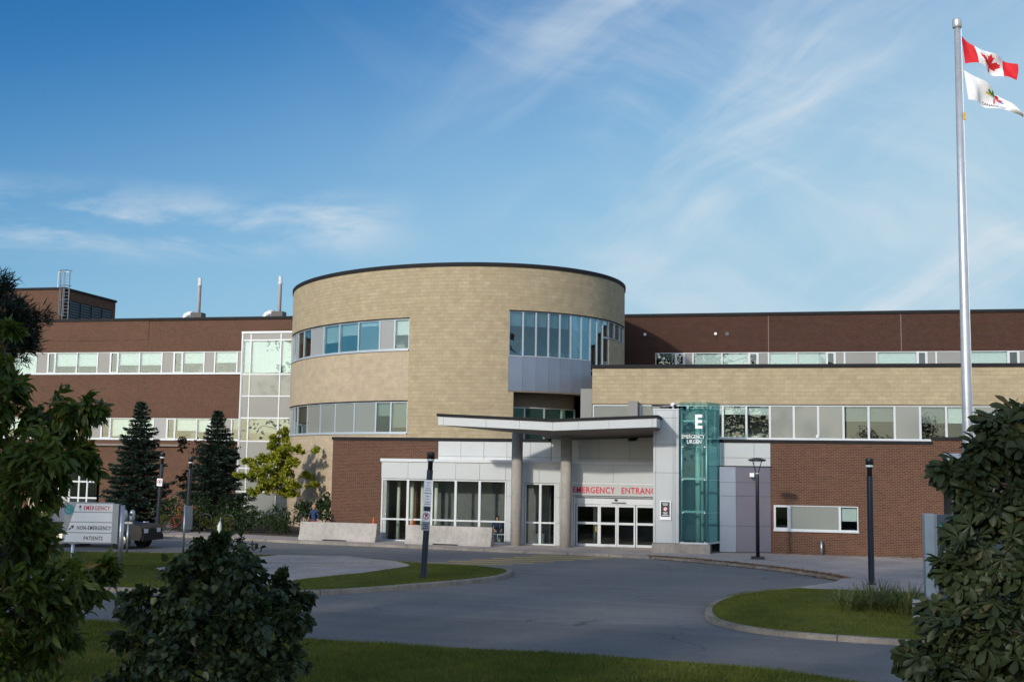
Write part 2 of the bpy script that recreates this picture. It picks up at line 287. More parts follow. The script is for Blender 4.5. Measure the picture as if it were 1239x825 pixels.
# ------------------------------------------------------------------ mesh helpers
def wloc(o):
    v = Vector((0, 0, 0))
    while o is not None: v += o.location; o = o.parent
    return v
class MB:
    def __init__(s): s.v = []; s.f = []; s.uv = []
    def face(s, pts, uv=None):
        i = len(s.v); s.v += [tuple(p) for p in pts]; s.f.append(tuple(range(i, i+len(pts)))); s.uv.append(uv)
    def obox(s, p, d, a0, a1, b0, b1, z0, z1):
        # box in a wall frame: p start (x,y), d direction along the wall, b measured inward (left of d)
        n = (-d[1], d[0])
        q = lambda a, b, z: (p[0]+d[0]*a+n[0]*b, p[1]+d[1]*a+n[1]*b, z)
        A, B, C_, D = q(a0, b0, z0), q(a1, b0, z0), q(a1, b1, z0), q(a0, b1, z0)
        E, F, G, H = q(a0, b0, z1), q(a1, b0, z1), q(a1, b1, z1), q(a0, b1, z1)
        for fc in ((A, B, F, E), (B, C_, G, F), (C_, D, H, G), (D, A, E, H), (E, F, G, H), (D, C_, B, A)): s.face(fc)
        return s
    def box(s, x0, x1, y0, y1, z0, z1): return s.obox((0, 0), (1, 0), x0, x1, y0, y1, z0, z1)
    def prism(s, poly, z0, z1):
        if sum(poly[i][0]*poly[(i+1) % len(poly)][1]-poly[(i+1) % len(poly)][0]*poly[i][1] for i in range(len(poly))) < 0: poly = poly[::-1]
        s.face([(x, y, z1) for x, y in poly]); s.face([(x, y, z0) for x, y in poly[::-1]])
        for i in range(len(poly)):
            a, b = poly[i], poly[(i+1) % len(poly)]; s.face([(a[0], a[1], z0), (b[0], b[1], z0), (b[0], b[1], z1), (a[0], a[1], z1)])
        return s
    def tube(s, pts, rad, n=8, cap=True):
        pts = [Vector(p) for p in pts]; rad = rad if isinstance(rad, (list, tuple)) else [rad]*len(pts); rings = []
        ref = None
        for i, p in enumerate(pts):
            t = (pts[min(i+1, len(pts)-1)]-pts[max(i-1, 0)]).normalized()
            if ref is None: ref = Vector((1, 0, 0)) if abs(t.x) < 0.8 else Vector((0, 1, 0))
            a = (ref-t*ref.dot(t)).normalized(); ref = a; b = t.cross(a)
            i0 = len(s.v); s.v += [tuple(p+(a*math.cos(2*math.pi*k/n)+b*math.sin(2*math.pi*k/n))*rad[i]) for k in range(n)]; rings.append(i0)
        for i in range(len(rings)-1):
            for k in range(n):
                k2 = (k+1) % n; s.f.append((rings[i]+k, rings[i]+k2, rings[i+1]+k2, rings[i+1]+k)); s.uv.append(None)
        if cap:
            s.f.append(tuple(rings[0]+k for k in range(n))[::-1]); s.uv.append(None); s.f.append(tuple(rings[-1]+k for k in range(n))); s.uv.append(None)
        return s
    def lathe(s, c, prof, n=16, axis='z'):
        rings = []
        for r, h in prof:
            i0 = len(s.v)
            for k in range(n):
                a = 2*math.pi*k/n
                if axis == 'z': s.v.append((c[0]+r*math.cos(a), c[1]+r*math.sin(a), c[2]+h))
                else: s.v.append((c[0]+r*math.cos(a), c[1]+h, c[2]+r*math.sin(a)))
            rings.append(i0)
        for i in range(len(rings)-1):
            for k in range(n):
                k2 = (k+1) % n; s.f.append((rings[i]+k, rings[i]+k2, rings[i+1]+k2, rings[i+1]+k)); s.uv.append(None)
        s.f.append(tuple(rings[0]+k for k in range(n))[::-1]); s.uv.append(None); s.f.append(tuple(rings[-1]+k for k in range(n))); s.uv.append(None)
        return s
    def mesh(s, name, off=Vector((0, 0, 0)), smooth=False):
        me = bpy.data.meshes.new(name); V = np.array(s.v, float)
        me.from_pydata((V-np.array(off)).tolist(), [], s.f)
        ul = me.uv_layers.new(name='UVMap'); k = 0
        for fi, p in enumerate(me.polygons):
            cu = s.uv[fi]; n = p.normal; hl = math.hypot(n.x, n.y)
            for j, li in enumerate(p.loop_indices):
                w = s.v[s.f[fi][j]]
                if cu: ul.data[li].uv = cu[j]
                elif abs(n.z) > 0.7: ul.data[li].uv = (w[0], w[1])
                else: ul.data[li].uv = ((w[0]*-n.y+w[1]*n.x)/hl, w[2])
        if smooth:
            for p in me.polygons: p.use_smooth = True
        return me
    def build(s, name, mat, parent=None, smooth=False, bevel=0.0, local=False):
        off = Vector((0, 0, 0)) if local or parent is None else wloc(parent)
        return link(name, s.mesh(name, off, smooth), mat, parent, bevel)
def link(name, me, mat, parent=None, bevel=0.0):
    o = bpy.data.objects.new(name, me); COL.objects.link(o); o.parent = parent
    for m in (mat if isinstance(mat, (list, tuple)) else [mat]):
        if m and len(me.materials) < 99 and MATS[m].name not in [q.name for q in me.materials if q]: me.materials.append(MATS[m])
    if bevel:
        b = o.modifiers.new('bevel', 'BEVEL'); b.width = bevel; b.segments = 2; b.limit_method = 'ANGLE'; b.angle_limit = R(40)
    return o
def thing(name, loc, label, cat, group=None, rz=0.0):
    o = bpy.data.objects.new(name, None); COL.objects.link(o); o.location = loc; o.rotation_euler = (0, 0, rz); o.empty_display_size = 0.3
    return tag(o, label, cat, group)
def tag(o, label=None, cat=None, group=None, kind=None):
    for k, v in (('label', label), ('category', cat), ('group', group), ('kind', kind)):
        if v: o[k] = v
    return o
def text(body, size, name, mat, parent, loc, xdir=(1, 0, 0), updir=(0, 0, 1), depth=0.01, align='LEFT', spacing=1.0, bold=0.0, sx=1.0, fit=None):
    cu = bpy.data.curves.new(name, 'FONT'); cu.body = body; cu.size = size; cu.extrude = depth; cu.align_x = align; cu.space_character = spacing; cu.offset = bold
    cu.resolution_u = 3
    tmp = bpy.data.objects.new(name, cu); COL.objects.link(tmp); dg = bpy.context.evaluated_depsgraph_get()
    me = bpy.data.meshes.new_from_object(tmp.evaluated_get(dg)); bpy.data.objects.remove(tmp); bpy.data.curves.remove(cu)
    X = Vector(xdir).normalized(); U = Vector(updir).normalized(); N = X.cross(U); off = wloc(parent) if parent else Vector((0, 0, 0))
    for v in me.vertices: c = v.co.copy(); v.co = Vector(loc)+X*c.x*sx+U*c.y+N*c.z-off
    me.materials.clear(); me.name = name
    if fit:
        xs_ = [v.co.x for v in me.vertices]; a, b = min(xs_), max(xs_)
        for v in me.vertices: v.co.x = a+(v.co.x-a)*fit/(b-a)
    return link(name, me, mat, parent)

def win(parent, p0, p1, z0, z1, kind='g', bl=0.5, frame='white_frame', fw_=0.05, glass='glass', blind='blind', setin=0.06, transom=None):
    """one window bay between plan points p0 -> p1 (seen from outside, left to right): frame > pane, blind or infill panel"""
    d = Vector((p1[0]-p0[0], p1[1]-p0[1])); L = d.length; d = (d.x/L, d.y/L)
    m = MB(); dp = (setin-0.04, setin+0.10)
    m.obox(p0, d, 0, fw_, dp[0], dp[1], z0, z1).obox(p0, d, L-fw_, L, dp[0], dp[1], z0, z1)
    m.obox(p0, d, fw_, L-fw_, dp[0], dp[1], z0, z0+fw_).obox(p0, d, fw_, L-fw_, dp[0], dp[1], z1-fw_, z1)
    if transom: m.obox(p0, d, fw_, L-fw_, dp[0]+0.003, dp[1], transom-0.04, transom+0.04)
    w = m.build('window', frame, parent)
    if kind in ('g', 'v'):
        e = fw_+(0.05 if kind == 'v' else 0)
        if kind == 'v':
            q = MB(); q.obox(p0, d, fw_, e, dp[0]-0.012, dp[1], z0+fw_, z1-fw_).obox(p0, d, L-e, L-fw_, dp[0]-0.012, dp[1], z0+fw_, z1-fw_)
            q.obox(p0, d, e, L-e, dp[0]-0.012, dp[1], z0+fw_, z0+e).obox(p0, d, e, L-e, dp[0]-0.012, dp[1], z1-e, z1-fw_); q.build('sash', frame, w)
        pieces = [(z0+e, z1-e)] if not transom else [(z0+e, transom-0.04), (transom+0.04, z1-e)]
        for a, b in pieces: MB().obox(p0, d, e, L-e, setin, setin+0.012, a, b).build('pane', glass, w)
        if bl > 0: MB().obox(p0, d, e+0.01, L-e-0.01, setin+0.14, setin+0.15, z1-e-bl*(z1-z0-2*e), z1-e).build('blind', blind, w)
    else:
        MB().obox(p0, d, fw_, L-fw_, setin-0.005, setin+0.03, z0+fw_, z1-fw_).build('infill_panel', {'s': 'infill', 'p': 'spandrel_glass', 'l': 'infill_light'}[kind], w)
    return w
def room(parent, x0, x1, y0, y1, z0, z1, mat='room'):
    m = MB()
    A = [(x0, y0), (x1, y0), (x1, y1), (x0, y1)]
    m.face([(x0, y1, z0), (x0, y1, z1), (x1, y1, z1), (x1, y1, z0)][::-1]); m.face([(x0, y0, z0), (x0, y1, z0), (x1, y1, z0), (x1, y0, z0)][::-1])
    m.face([(x0, y0, z1), (x1, y0, z1), (x1, y1, z1), (x0, y1, z1)][::-1]); m.face([(x0, y0, z0), (x0, y0, z1), (x0, y1, z1), (x0, y1, z0)][::-1]); m.face([(x1, y0, z0), (x1, y1, z0), (x1, y1, z1), (x1, y0, z1)][::-1])
    return m.build('room_interior', mat, parent)
def ribbon(parent, edges, kinds, Y, z0, z1, bls, **kw):
    for i, k in enumerate(kinds):
        k2 = k; a = dict(kw)
        if k == 'd': k2 = 'g'; a['glass'] = 'glass_dark'
        if k == 'D': k2 = 'g'; a['glass'] = 'glass_dark'; a['blind'] = 'blind_grey'
        if k == 'v': a['glass'] = 'glass_dark'
        win(parent, (edges[i], Y), (edges[i+1], Y), z0, z1, k2, bls[i] if k2 == 'g' else 0, **a)
def panels(parent, p0, p1, us, zs, mat, gap=0.014, thick=0.05, name='metal_panel', skip=()):
    d = Vector((p1[0]-p0[0], p1[1]-p0[1])); L = d.length; d = (d.x/L, d.y/L)
    us = [u*L for u in us]
    for i in range(len(us)-1):
        for j in range(len(zs)-1):
            if (i, j) in skip: continue
            MB().obox(p0, d, us[i]+gap/2, us[i+1]-gap/2, 0, thick, zs[j]+gap/2, zs[j+1]-gap/2).build(name, mat, parent, bevel=0.004)

# ------------------------------------------------------------------ ground, road, walks
g = MB(); g.face([(-500, -500, -0.03), (500, -500, -0.03), (500, 700, -0.03), (-500, 700, -0.03)]); tag(g.build('ground', 'turf'), kind='structure')
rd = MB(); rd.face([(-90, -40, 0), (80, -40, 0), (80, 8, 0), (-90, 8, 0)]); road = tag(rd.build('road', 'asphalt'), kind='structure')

def smooth_line(pts, n=6, closed=False):
    out = []
    P = [Vector(p) for p in pts]; m = len(P)
    for i in range(m if closed else m-1):
        a, b, c, d = (P[(i+k) % m] if closed else P[min(max(i+k, 0), m-1)] for k in (-1, 0, 1, 2))
        for k in range(n):
            t = k/n; out.append(tuple(0.5*((2*b)+(c-a)*t+(2*a-5*b+4*c-d)*t*t+(3*b-a-3*c+d)*t**3)))
    if not closed: out.append(tuple(P[-1]))
    return out
def resample(line, step):
    P = [Vector(p) for p in line]; out = [P[0]]; acc = 0
    for i in range(len(P)-1):
        seg = P[i+1]-P[i]; L = seg.length; pos = 0
        while acc+(L-pos) >= step: pos += step-acc; acc = 0; out.append(P[i]+seg*(pos/L))
        acc += L-pos
    return out
def inset(line, w):
    P = [Vector(p) for p in line]; out = []
    for i, p in enumerate(P):
        t = (P[min(i+1, len(P)-1)]-P[max(i-1, 0)]).normalized(); out.append((p.x-t.y*w, p.y+t.x*w))
    return out
def kerbs(line, width, z, parent, seglen=2.4, side=1):
    """kerb stones along a polyline; side=+1 puts the stone left of the line direction"""
    pts = resample(line, 0.4); per = int(seglen/0.4); i = 0
    while i < len(pts)-1:
        sub = pts[i:i+per+1]
        if len(sub) < 2: break
        m = MB(); L = []; dz = random.uniform(-0.006, 0.006)
        for k, p in enumerate(sub):
            j = i+k; t = (pts[min(j+1, len(pts)-1)]-pts[max(j-1, 0)]).normalized(); nrm = Vector((-t.y, t.x))*side
            q = Vector(p)
            if k == 0: q += t*0.012
            if k == len(sub)-1: q -= t*0.012
            L.append((q, q+nrm*width, nrm))
        for k in range(len(L)-1):
            (a, b, n1), (c, d, n2) = L[k], L[k+1]; zt = z+dz
            ch = 0.025
            a2, c2 = a+n1*ch, c+n2*ch
            A = lambda p, h: (p.x, p.y, h)
            fs = [[A(a, -0.05), A(c, -0.05), A(c, zt-ch), A(a, zt-ch)], [A(a, zt-ch), A(c, zt-ch), A(c2, zt), A(a2, zt)], [A(a2, zt), A(c2, zt), A(d, zt), A(b, zt)], [A(b, zt), A(d, zt), A(d, -0.05), A(b, -0.05)]]
            for q in fs: m.face(q if side > 0 else q[::-1])
        for (a, b, n1), rev in ((L[0], False), (L[-1], True)):
            q = [(a.x, a.y, -0.05), (a.x, a.y, z+dz-0.025), (a.x+n1.x*0.025, a.y+n1.y*0.025, z+dz), (b.x, b.y, z+dz), (b.x, b.y, -0.05)]; m.face(q[::-1] if rev != (side < 0) else q)
        m.build('kerb', 'concrete_kerb', parent); i += per

# pavement in front of the building
kl = smooth_line([(-90, 2.6), (-45, 1.7), (-24, 0.55), (-16, -0.9), (-10.4, -2.3), (-5, -3.15), (0.14, -4.0), (4, -4.45), (7.8, -5.5), (10, -6.9), (12.1, -8.75), (13.9, -11), (15.0, -13.0)], 6)
flush = [(15.0, -13.0), (14.55, -14.6), (13.3, -16.9)]
walk_poly = inset(kl, 0.1) + [(14.6, -14.6), (13.35, -16.9), (13.6, -17.05), (30, -18), (60, -18), (60, 12), (-90, 12)]
walk = tag(MB().prism([(x, y) for x, y in walk_poly], -0.05, 0.112).build('sidewalk', 'concrete_walk'), kind='structure')
kerbs(kl, 0.20, 0.125, walk)
# right island
ir = smooth_line([(13.3, -16.9), (11.9, -18.8), (11.15, -20.6), (10.8, -22.4), (10.72, -24.4), (11.05, -26.4), (12.1, -27.8), (13.6, -28.45), (15.4, -28.75), (18, -28.9), (26, -29.0), (60, -29.0)], 6)
isr = tag(MB().prism(inset(ir, 0.1)+[(60, -18), (30, -18), (13.6, -17.1)], -0.05, 0.105).build('traffic_island', 'turf'), kind='structure')
kerbs(ir, 0.20, 0.125, isr, 3.0)
# left island
il = smooth_line([(-90, -27.0), (-30, -26.2), (-14, -25.6), (-7.5, -25.1), (-3.8, -24.75), (-1.6, -24.2), (0.0, -22.9), (1.34, -20.95), (2.75, -18.6), (3.35, -16.7), (3.2, -14.6), (2.3, -13.4), (0.9, -12.75), (-0.6, -12.5)], 6)
ib = [(-0.6, -12.5), (-2.2, -12.0), (-4.75, -10.6), (-7.7, -11.0), (-11, -11.4), (-16, -12.6), (-24, -13.8), (-40, -15), (-90, -16)]
isl_ = tag(MB().prism(inset(il, 0.1)+inset(ib, 0.08)[1:], -0.05, 0.125).build('traffic_island', 'turf'), kind='structure')
kerbs(il, 0.20, 0.15, isl_, 3.0); kerbs(ib, 0.16, 0.14, isl_, 3.0)
sl1 = [(-2.2, -12.15), (-4.75, -10.8), (-7.5, -11.15), (-8.4, -15.0), (-6.0, -14.9), (-1.35, -13.2)]
sl2 = [(-1.25, -13.3), (-5.9, -15.02), (-8.4, -15.1), (-9.0, -18.5), (-5.2, -23.6), (-3.0, -23.9), (-2.6, -20.2), (-1.55, -17.5), (-0.85, -14.2)]
for s_ in (sl1, sl2): MB().prism(s_, 0.10, 0.135).build('paving_slab', 'concrete_walk', isl_)
MB().prism([(-24, -24.6), (-8.5, -24.0), (-8.0, -22.6), (-24, -23.2)], 0.10, 0.134).build('paving_slab', 'concrete_walk', isl_)
# crossing bars
for k in range(7):
    t = k/6; cx, cy = -0.1+4.0*t, -12.0+6.6*t; w = 1.75
    MB().prism([(cx-w, cy-0.16-0.1), (cx+w, cy+0.1), (cx+w, cy+0.42), (cx-w, cy+0.16)], 0.001, 0.0045).build('crossing_bar', 'yellow_paint', road)
MB().prism([(-20, -26.9), (-8.2, -26.0), (-8.2, -25.85), (-20, -26.75)], 0.001, 0.0045).build('road_line', 'white_paint', road)
# near lawn
le = smooth_line([(-90, -28.5), (-40, -30.2), (-12, -30.6), (-4.3, -31.2), (2.3, -32.4), (5, -32.65), (8.6, -32.8), (12, -33.3), (13.7, -34.1), (16, -35.6), (20, -38), (40, -39.5), (90, -39.8)], 5)
lawn = tag(MB().prism([tuple(p) for p in le]+[(90, -220), (-90, -220)], -0.05, 0.07).build('lawn', 'turf'), kind='structure')
bed = tag(MB().prism([(-34, 3.6), (-20, 2.6), (-15, 1.6), (-10.25, 0.4), (-10.25, 21), (-34, 21)], 0.05, 0.16).build('planting_bed', 'soil'), kind='structure')

# ------------------------------------------------------------------ left brick wing (and the one at right, behind)
ZR, YW = 14.55, 22.0
lw = thing('brick_wing', (-40, YW, 0), 'long red brick wing with two ribbon window rows left of the round tower', 'building', 'flat roofed brick wings')
XL0, XL1 = -68.0, -19.0
for z0, z1 in ((0, 5.5), (7.13, 10.38), (12.07, ZR-0.14)):
    if z0 == 0:
        MB().box(XL0, -42.3, YW, YW+0.35, 0, 5.5).build('wall', 'red_brick', lw); MB().box(-36.6, XL1, YW, YW+0.35, 0, 5.5).build('wall', 'red_brick', lw); MB().box(-42.3, -36.6, YW, YW+0.35, 3.65, 5.5).build('wall', 'red_brick', lw)
    else: MB().box(XL0, XL1, YW, YW+0.35, z0, z1).build('wall', 'red_brick', lw)
# slightly proud upper brick field, left of a control joint
MB().box(XL0, -32.95, YW-0.035, YW-0.001, 12.95, ZR-0.14).build('brick_field', 'red_brick', lw)
MB().box(XL0, XL1, YW-0.10, YW+0.45, ZR-0.14, ZR+0.06).build('coping', 'coping', lw)
MB().box(XL0, XL1, YW+0.45, YW+22, ZR-0.4, ZR-0.25).build('roof', 'roofing', lw)
MB().box(XL0, -30, YW-0.25, YW-0.002, 5.05, 5.2).build('ledge', 'soffit', lw)
for z in (5.5, 10.38): MB().box(XL0, XL1, YW-0.07, YW+0.2, z-0.01, z+0.09).build('sill', 'white_frame', lw)
MB().box(XL0, XL0+0.35, YW+0.35, YW+22, 0, ZR-0.14).build('wall', 'red_brick', lw); MB().box(XL0, -15, YW+21.6, YW+22, 0, ZR-0.14).build('wall', 'red_brick', lw)
e3 = [-46.03, -44.155, -42.333, -41.339, -40.703, -38.875, -37.133, -36.061, -35.406, -33.625, -31.792, -30.814, -30.109, -28.374, -27.512, -25.733, -25.111]
ribbon(lw, [-66, -60.5, -55.0, -52.0]+[e3[0]], 'gsgs', YW, 10.46, 12.07, [.5]*4)
ribbon(lw, e3, 'ggsvggsvggsvgsgs', YW, 10.46, 12.07, [.85, .98, 0, 0, .66, .66, 0, 0, .62, .62, 0, 0, .55, 0, .52, 0])
e2 = [-46.537, -44.73, -42.938, -41.871, -41.162, -39.366, -37.55, -36.544, -35.785, -34.0, -32.232, -31.151, -30.478, -28.74, -27.677, -25.963, -25.111]
ribbon(lw, [-66, -60.5, -55.0]+[e2[0]], 'gsg', YW, 5.58, 7.13, [.5]*3)
ribbon(lw, e2, 'gglvDDsvgglvggsd', YW, 5.58, 7.13, [.6, .6, 0, 0, .68, .70, 0, 0, .9, .8, 0, 0, .6, .65, 0, .5])
room(lw, XL0+0.4, XL1, YW+0.36, YW+2.2, 5.45, 7.5); room(lw, XL0+0.4, XL1, YW+0.36, YW+2.2, 10.3, 12.5)
# ground-floor entrance glazing
dx = [-40.385, -39.822, -38.91, -38.142, -37.446, -36.406]
for i in range(5):
    for z0, z1, k in ((0.05, 1.15, 's' if i < 2 else 'd'), (1.15, 2.35, 'd'), (2.35, 3.6, 'd')):
        win(lw, (dx[i], YW), (dx[i+1], YW), z0, z1, 'l' if k == 's' else 'g', 0, glass='glass_dark', fw_=0.06)
MB().box(-42.3, dx[0], YW, YW+0.3, 0, 3.65).build('wall', 'beige_smooth', lw); MB().box(dx[-1], -36.6, YW, YW+0.3, 0, 3.65).build('wall', 'beige_smooth', lw)
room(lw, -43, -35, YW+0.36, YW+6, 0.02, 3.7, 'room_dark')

rw = thing('brick_wing', (20, YW, 0), 'dark red brick upper wing behind the beige wing at right of the tower', 'building', 'flat roofed brick wings')
XR0, XR1 = -4.0, 60.0; ZR2 = 14.36
MB().box(XR0, XR1, YW, YW+0.35, 11.75, ZR2-0.14).build('wall', 'dark_brick', rw); MB().box(XR0, XR1, YW, YW+0.35, 0, 10.2).build('wall', 'dark_brick', rw)
MB().box(XR0, XR1, YW-0.10, YW+0.45, ZR2-0.14, ZR2+0.05).build('coping', 'coping', rw); MB().box(XR0, XR1, YW+0.45, YW+20, ZR2-0.4, ZR2-0.25).build('roof', 'roofing', rw)
MB().box(XR0, 4.927, YW, YW+0.35, 10.2, 11.75).build('wall', 'dark_brick', rw)
MB().box(XR1-0.35, XR1, YW+0.35, YW+20, 0, ZR2-0.14).build('wall', 'dark_brick', rw); MB().box(XR0, XR1, YW+19.6, YW+20, 0, ZR2-0.14).build('wall', 'dark_brick', rw)
er = [4.927, 6.291, 6.873, 7.452, 9.371, 11.135, 11.728, 12.427, 14.241, 16.142, 16.692, 17.293, 19.317, 21.827, 22.411, 22.993, 24.653, 27.334, 27.974, 29.294, 31.232, 33.148]
ribbon(rw, er, 'dvsggvsggvssgvssgvsgs', YW, 10.2, 11.75, [.3, 0, 0, .95, .9, 0, 0, .9, .8, 0, 0, 0, .8, 0, 0, 0, .75, 0, 0, .6, 0])
MB().box(er[-1], XR1, YW, YW+0.35, 10.2, 11.75).build('wall', 'dark_brick', rw)
room(rw, 4.927, er[-1], YW+0.36, YW+2.2, 10.15, 12.1)
for wx, zc in ((4.227, 13.0), (8.962, 13.0)):
    MB().lathe((wx, YW-0.16, zc), [(0.05, 0.16), (0.05, 0.05), (0.10, 0.03), (0.10, -0.02)], 10, 'y').build('wall_light', 'lens_white', rw)
MB().lathe((9.725, YW-0.05, 13.0), [(0.13, 0.05), (0.13, 0.0)], 10, 'y').build('vent_cap', 'joint_dark', rw)
for wx in (12.427, 20.858): MB().box(wx-0.02, wx+0.02, YW-0.006, YW+0.01, 11.8, ZR2-0.16).build('control_joint', 'soffit', rw)

# glass link between left wing and tower
gl_ = thing('glass_link', (-21.5, 20, 0), 'narrow grey glass curtain wall link between left brick wing and tower', 'building')
gx = [-24.35, -23.75, -21.45, -19.6, -17.6]; gz = [0.15, 1.9, 3.55, 5.45, 7.1, 8.65, 10.2, 12.65, 13.15]
for j in range(len(gz)-1):
    for i in range(4):
        if j in (0, 1, 2, 4, 5, 7): win(gl_, (gx[i], 20), (gx[i+1], 20), gz[j], gz[j+1], 's' if j in (4, 7, 2) else 'p', 0, fw_=0.045)
        elif j == 3: win(gl_, (gx[i], 20), (gx[i+1], 20), gz[j], gz[j+1], 'g', 0.66 if i else 0, glass='glass_dark', fw_=0.055, blind='blind_grey')
        else: win(gl_, (gx[i], 20), (gx[i+1], 20), gz[j], gz[j+1], 'g', 0.97, fw_=0.05)
MB().box(-24.45, -17.6, 19.94, 20.4, 13.15, 13.27).build('coping', 'silver_frame', gl_)
MB().box(-24.45, -24.35, 19.98, 22, 0, 13.15).build('wall', 'grey_panel', gl_); MB().box(-24.35, -17.6, 20.3, 22, 13.0, 13.12).build('roof', 'roofing', gl_)
room(gl_, -24.3, -17.6, 20.2, 21.6, 5.4, 13.0, 'room'); MB().box(-24.35, -17.6, 19.96, 20.2, 0, 0.15).build('plinth', 'concrete_plinth', gl_)

# rooftop plant room, ladder and exhaust stacks
ph = thing('plant_room', (-53, 37, ZR-0.25), 'brick rooftop plant room with dark louvres above the left brick wing', 'building')
MB().box(-66, -49.25, 35, 35.3, ZR-0.25, 19.05).build('wall', 'red_brick', ph); MB().box(-49.25, -48.9, 35, 35.9, ZR-0.25, 19.05).build('wall', 'coping', ph)
MB().box(-49.2, -48.9, 35.9, 43.4, 18.2, 19.05).build('wall', 'red_brick', ph); MB().box(-49.2, -48.9, 42.9, 43.4, ZR-0.25, 18.2).build('wall', 'red_brick', ph)
MB().box(-66, -65.7, 35.3, 43.4, ZR-0.25, 19.05).build('wall', 'red_brick', ph); MB().box(-65.7, -49.2, 43.1, 43.4, ZR-0.25, 19.05).build('wall', 'red_brick', ph)
for k in range(4):
    y0, y1 = 35.9+k*1.75, 35.9+(k+1)*1.75; m = MB()
    m.box(-49.0, -48.86, y0, y0+0.06, ZR-0.25, 18.2)
    for q in range(15): zc = ZR+0.05+q*0.24; m.box(-49.02, -48.93, y0+0.06, y1, zc, zc+0.17)
    m.build('louvre_panel', 'louver', ph)
MB().box(-49.15, -49.05, 35.9, 42.9, ZR-0.25, 18.2).build('louvre_backing', 'coping', ph)
MB().box(-66.1, -48.8, 34.9, 43.5, 19.05, 19.25).build('coping', 'coping', ph)
ld = thing('roof_ladder', (-48.3, 34.4, ZR-0.25), 'caged steel access ladder against the rooftop plant room corner', 'ladder')
lx = -48.55; m = MB()
for dxx in (-0.3, 0.3): m.tube([(lx+dxx, 34.75, ZR-0.25), (lx+dxx, 34.75, 20.6)], 0.035, 6); 
m.build('rail', 'grille_grey', ld); m = MB()
for k in range(20): m.tube([(lx-0.3, 34.75, ZR+k*0.3), (lx+0.3, 34.75, ZR+k*0.3)], 0.018, 5)
m.build('rung', 'grille_grey', ld); m = MB()
for k in range(4):
    zc = 16.6+k*1.35; m.tube([(lx+0.48*math.cos(a), 34.75-0.75*max(0, math.sin(a)) - 0.0, zc) for a in [math.pi*j/8 for j in range(9)]], 0.028, 5)
for j in (1, 2.6, 4, 5.4, 7): a = math.pi*j/8; m.tube([(lx+0.48*math.cos(a), 34.75-0.75*math.sin(a), 16.6), (lx+0.48*math.cos(a), 34.75-0.75*math.sin(a), 20.65)], 0.022, 5)
m.build('safety_cage', 'grille_grey', ld)
MB().tube([(lx-0.9, 34.8, 19.2), (lx-0.9, 34.8, 20.6), (lx+0.3, 34.8, 20.6)], 0.03, 6).build('grab_rail', 'galvanised', ld)
for X, nm in ((-33.161, 'steel exhaust stack with curved duct standing on left wing roof, nearer the ladder'), (-26.079, 'steel exhaust stack with curved duct on left wing roof beside the tower')):
    st = thing('exhaust_stack', (X, 30, ZR-0.25), nm, 'chimney', 'roof exhaust stacks')
    MB().lathe((X, 30, 16.0), [(0.15, 0), (0.15, 2.3), (0.19, 2.32), (0.19, 2.4), (0.15, 2.42), (0.16, 2.95), (0.13, 2.95)], 14).build('flue', 'stack_metal', st, True)
    MB().tube([(X-1.3, 30, ZR-0.2), (X-1.28, 30, 15.5), (X-1.1, 30, 15.85), (X-0.8, 30, 16.0), (X-0.45, 30, 15.95)], 0.24, 12).build('duct', 'stack_metal', st, True)
    m = MB(); m.box(X-0.5, X+0.45, 29.6, 30.4, 15.62, 16.05); m.build('fan_housing', 'pole_black', st, bevel=0.05)
    m = MB()
    for a in (-0.42, 0.38):
        for b in (29.65, 30.35): m.box(X+a-0.05, X+a+0.05, b-0.05, b+0.05, ZR-0.25, 15.62)
    m.build('support_frame', 'pole_black', st); MB().box(X-0.3, X-0.05, 29.5, 29.58, 15.1, 15.5).build('motor_cover', 'steel', st)

# ------------------------------------------------------------------ oval tower
EC = Vector((-7.4, 15.3)); EA, EB = 12.5, 9.9; s2 = math.sqrt(.5); E1 = Vector((s2, -s2)); E2 = Vector((s2, s2))
def ep(t, off=0.0):
    c, s = math.cos(R(t)), math.sin(R(t)); p = EC+E1*EA*c+E2*EB*s
    n = (E1*(c/EA)+E2*(s/EB)).normalized(); return p+n*off
ARC = {}
def arcl(t):
    if not ARC:
        acc = 0; prev = ep(-200); ARC[-400] = 0.0
        for k in range(-399, 500): q = ep(k/2); acc += (q-prev).length; ARC[k] = acc; prev = q
    k = max(-400, min(499, t*2)); a = math.floor(k); b = min(a+1, 499); return ARC[a]+(ARC[b]-ARC[a])*(k-a)
def arcwall(t0, t1, z0, z1, th=0.35, off=0.0, step=2.0, mb=None):
    m = mb or MB(); n = max(1, int(math.ceil((t1-t0)/step))); ts = [t0+(t1-t0)*i/n for i in range(n+1)]
    for i in range(n):
        a, b = ts[i], ts[i+1]; A, B, a2, b2 = ep(a, off), ep(b, off), ep(a, off-th), ep(b, off-th); ua, ub = arcl(a), arcl(b)
        m.face([(A.x, A.y, z0), (B.x, B.y, z0), (B.x, B.y, z1), (A.x, A.y, z1)], [(ua, z0), (ub, z0), (ub, z1), (ua, z1)])
        m.face([(b2.x, b2.y, z0), (a2.x, a2.y, z0), (a2.x, a2.y, z1), (b2.x, b2.y, z1)])
        m.face([(A.x, A.y, z1), (B.x, B.y, z1), (b2.x, b2.y, z1), (a2.x, a2.y, z1)]); m.face([(A.x, A.y, z0), (a2.x, a2.y, z0), (b2.x, b2.y, z0), (B.x, B.y, z0)])
    for t, rev in ((t0, 0), (t1, 1)):
        A, a2 = ep(t, off), ep(t, off-th); q = [(A.x, A.y, z0), (A.x, A.y, z1), (a2.x, a2.y, z1), (a2.x, a2.y, z0)]; m.face(q[::-1] if rev else q, [(0, z0), (0, z1), (th, z1), (th, z0)][::(-1 if rev else 1)])
    return m
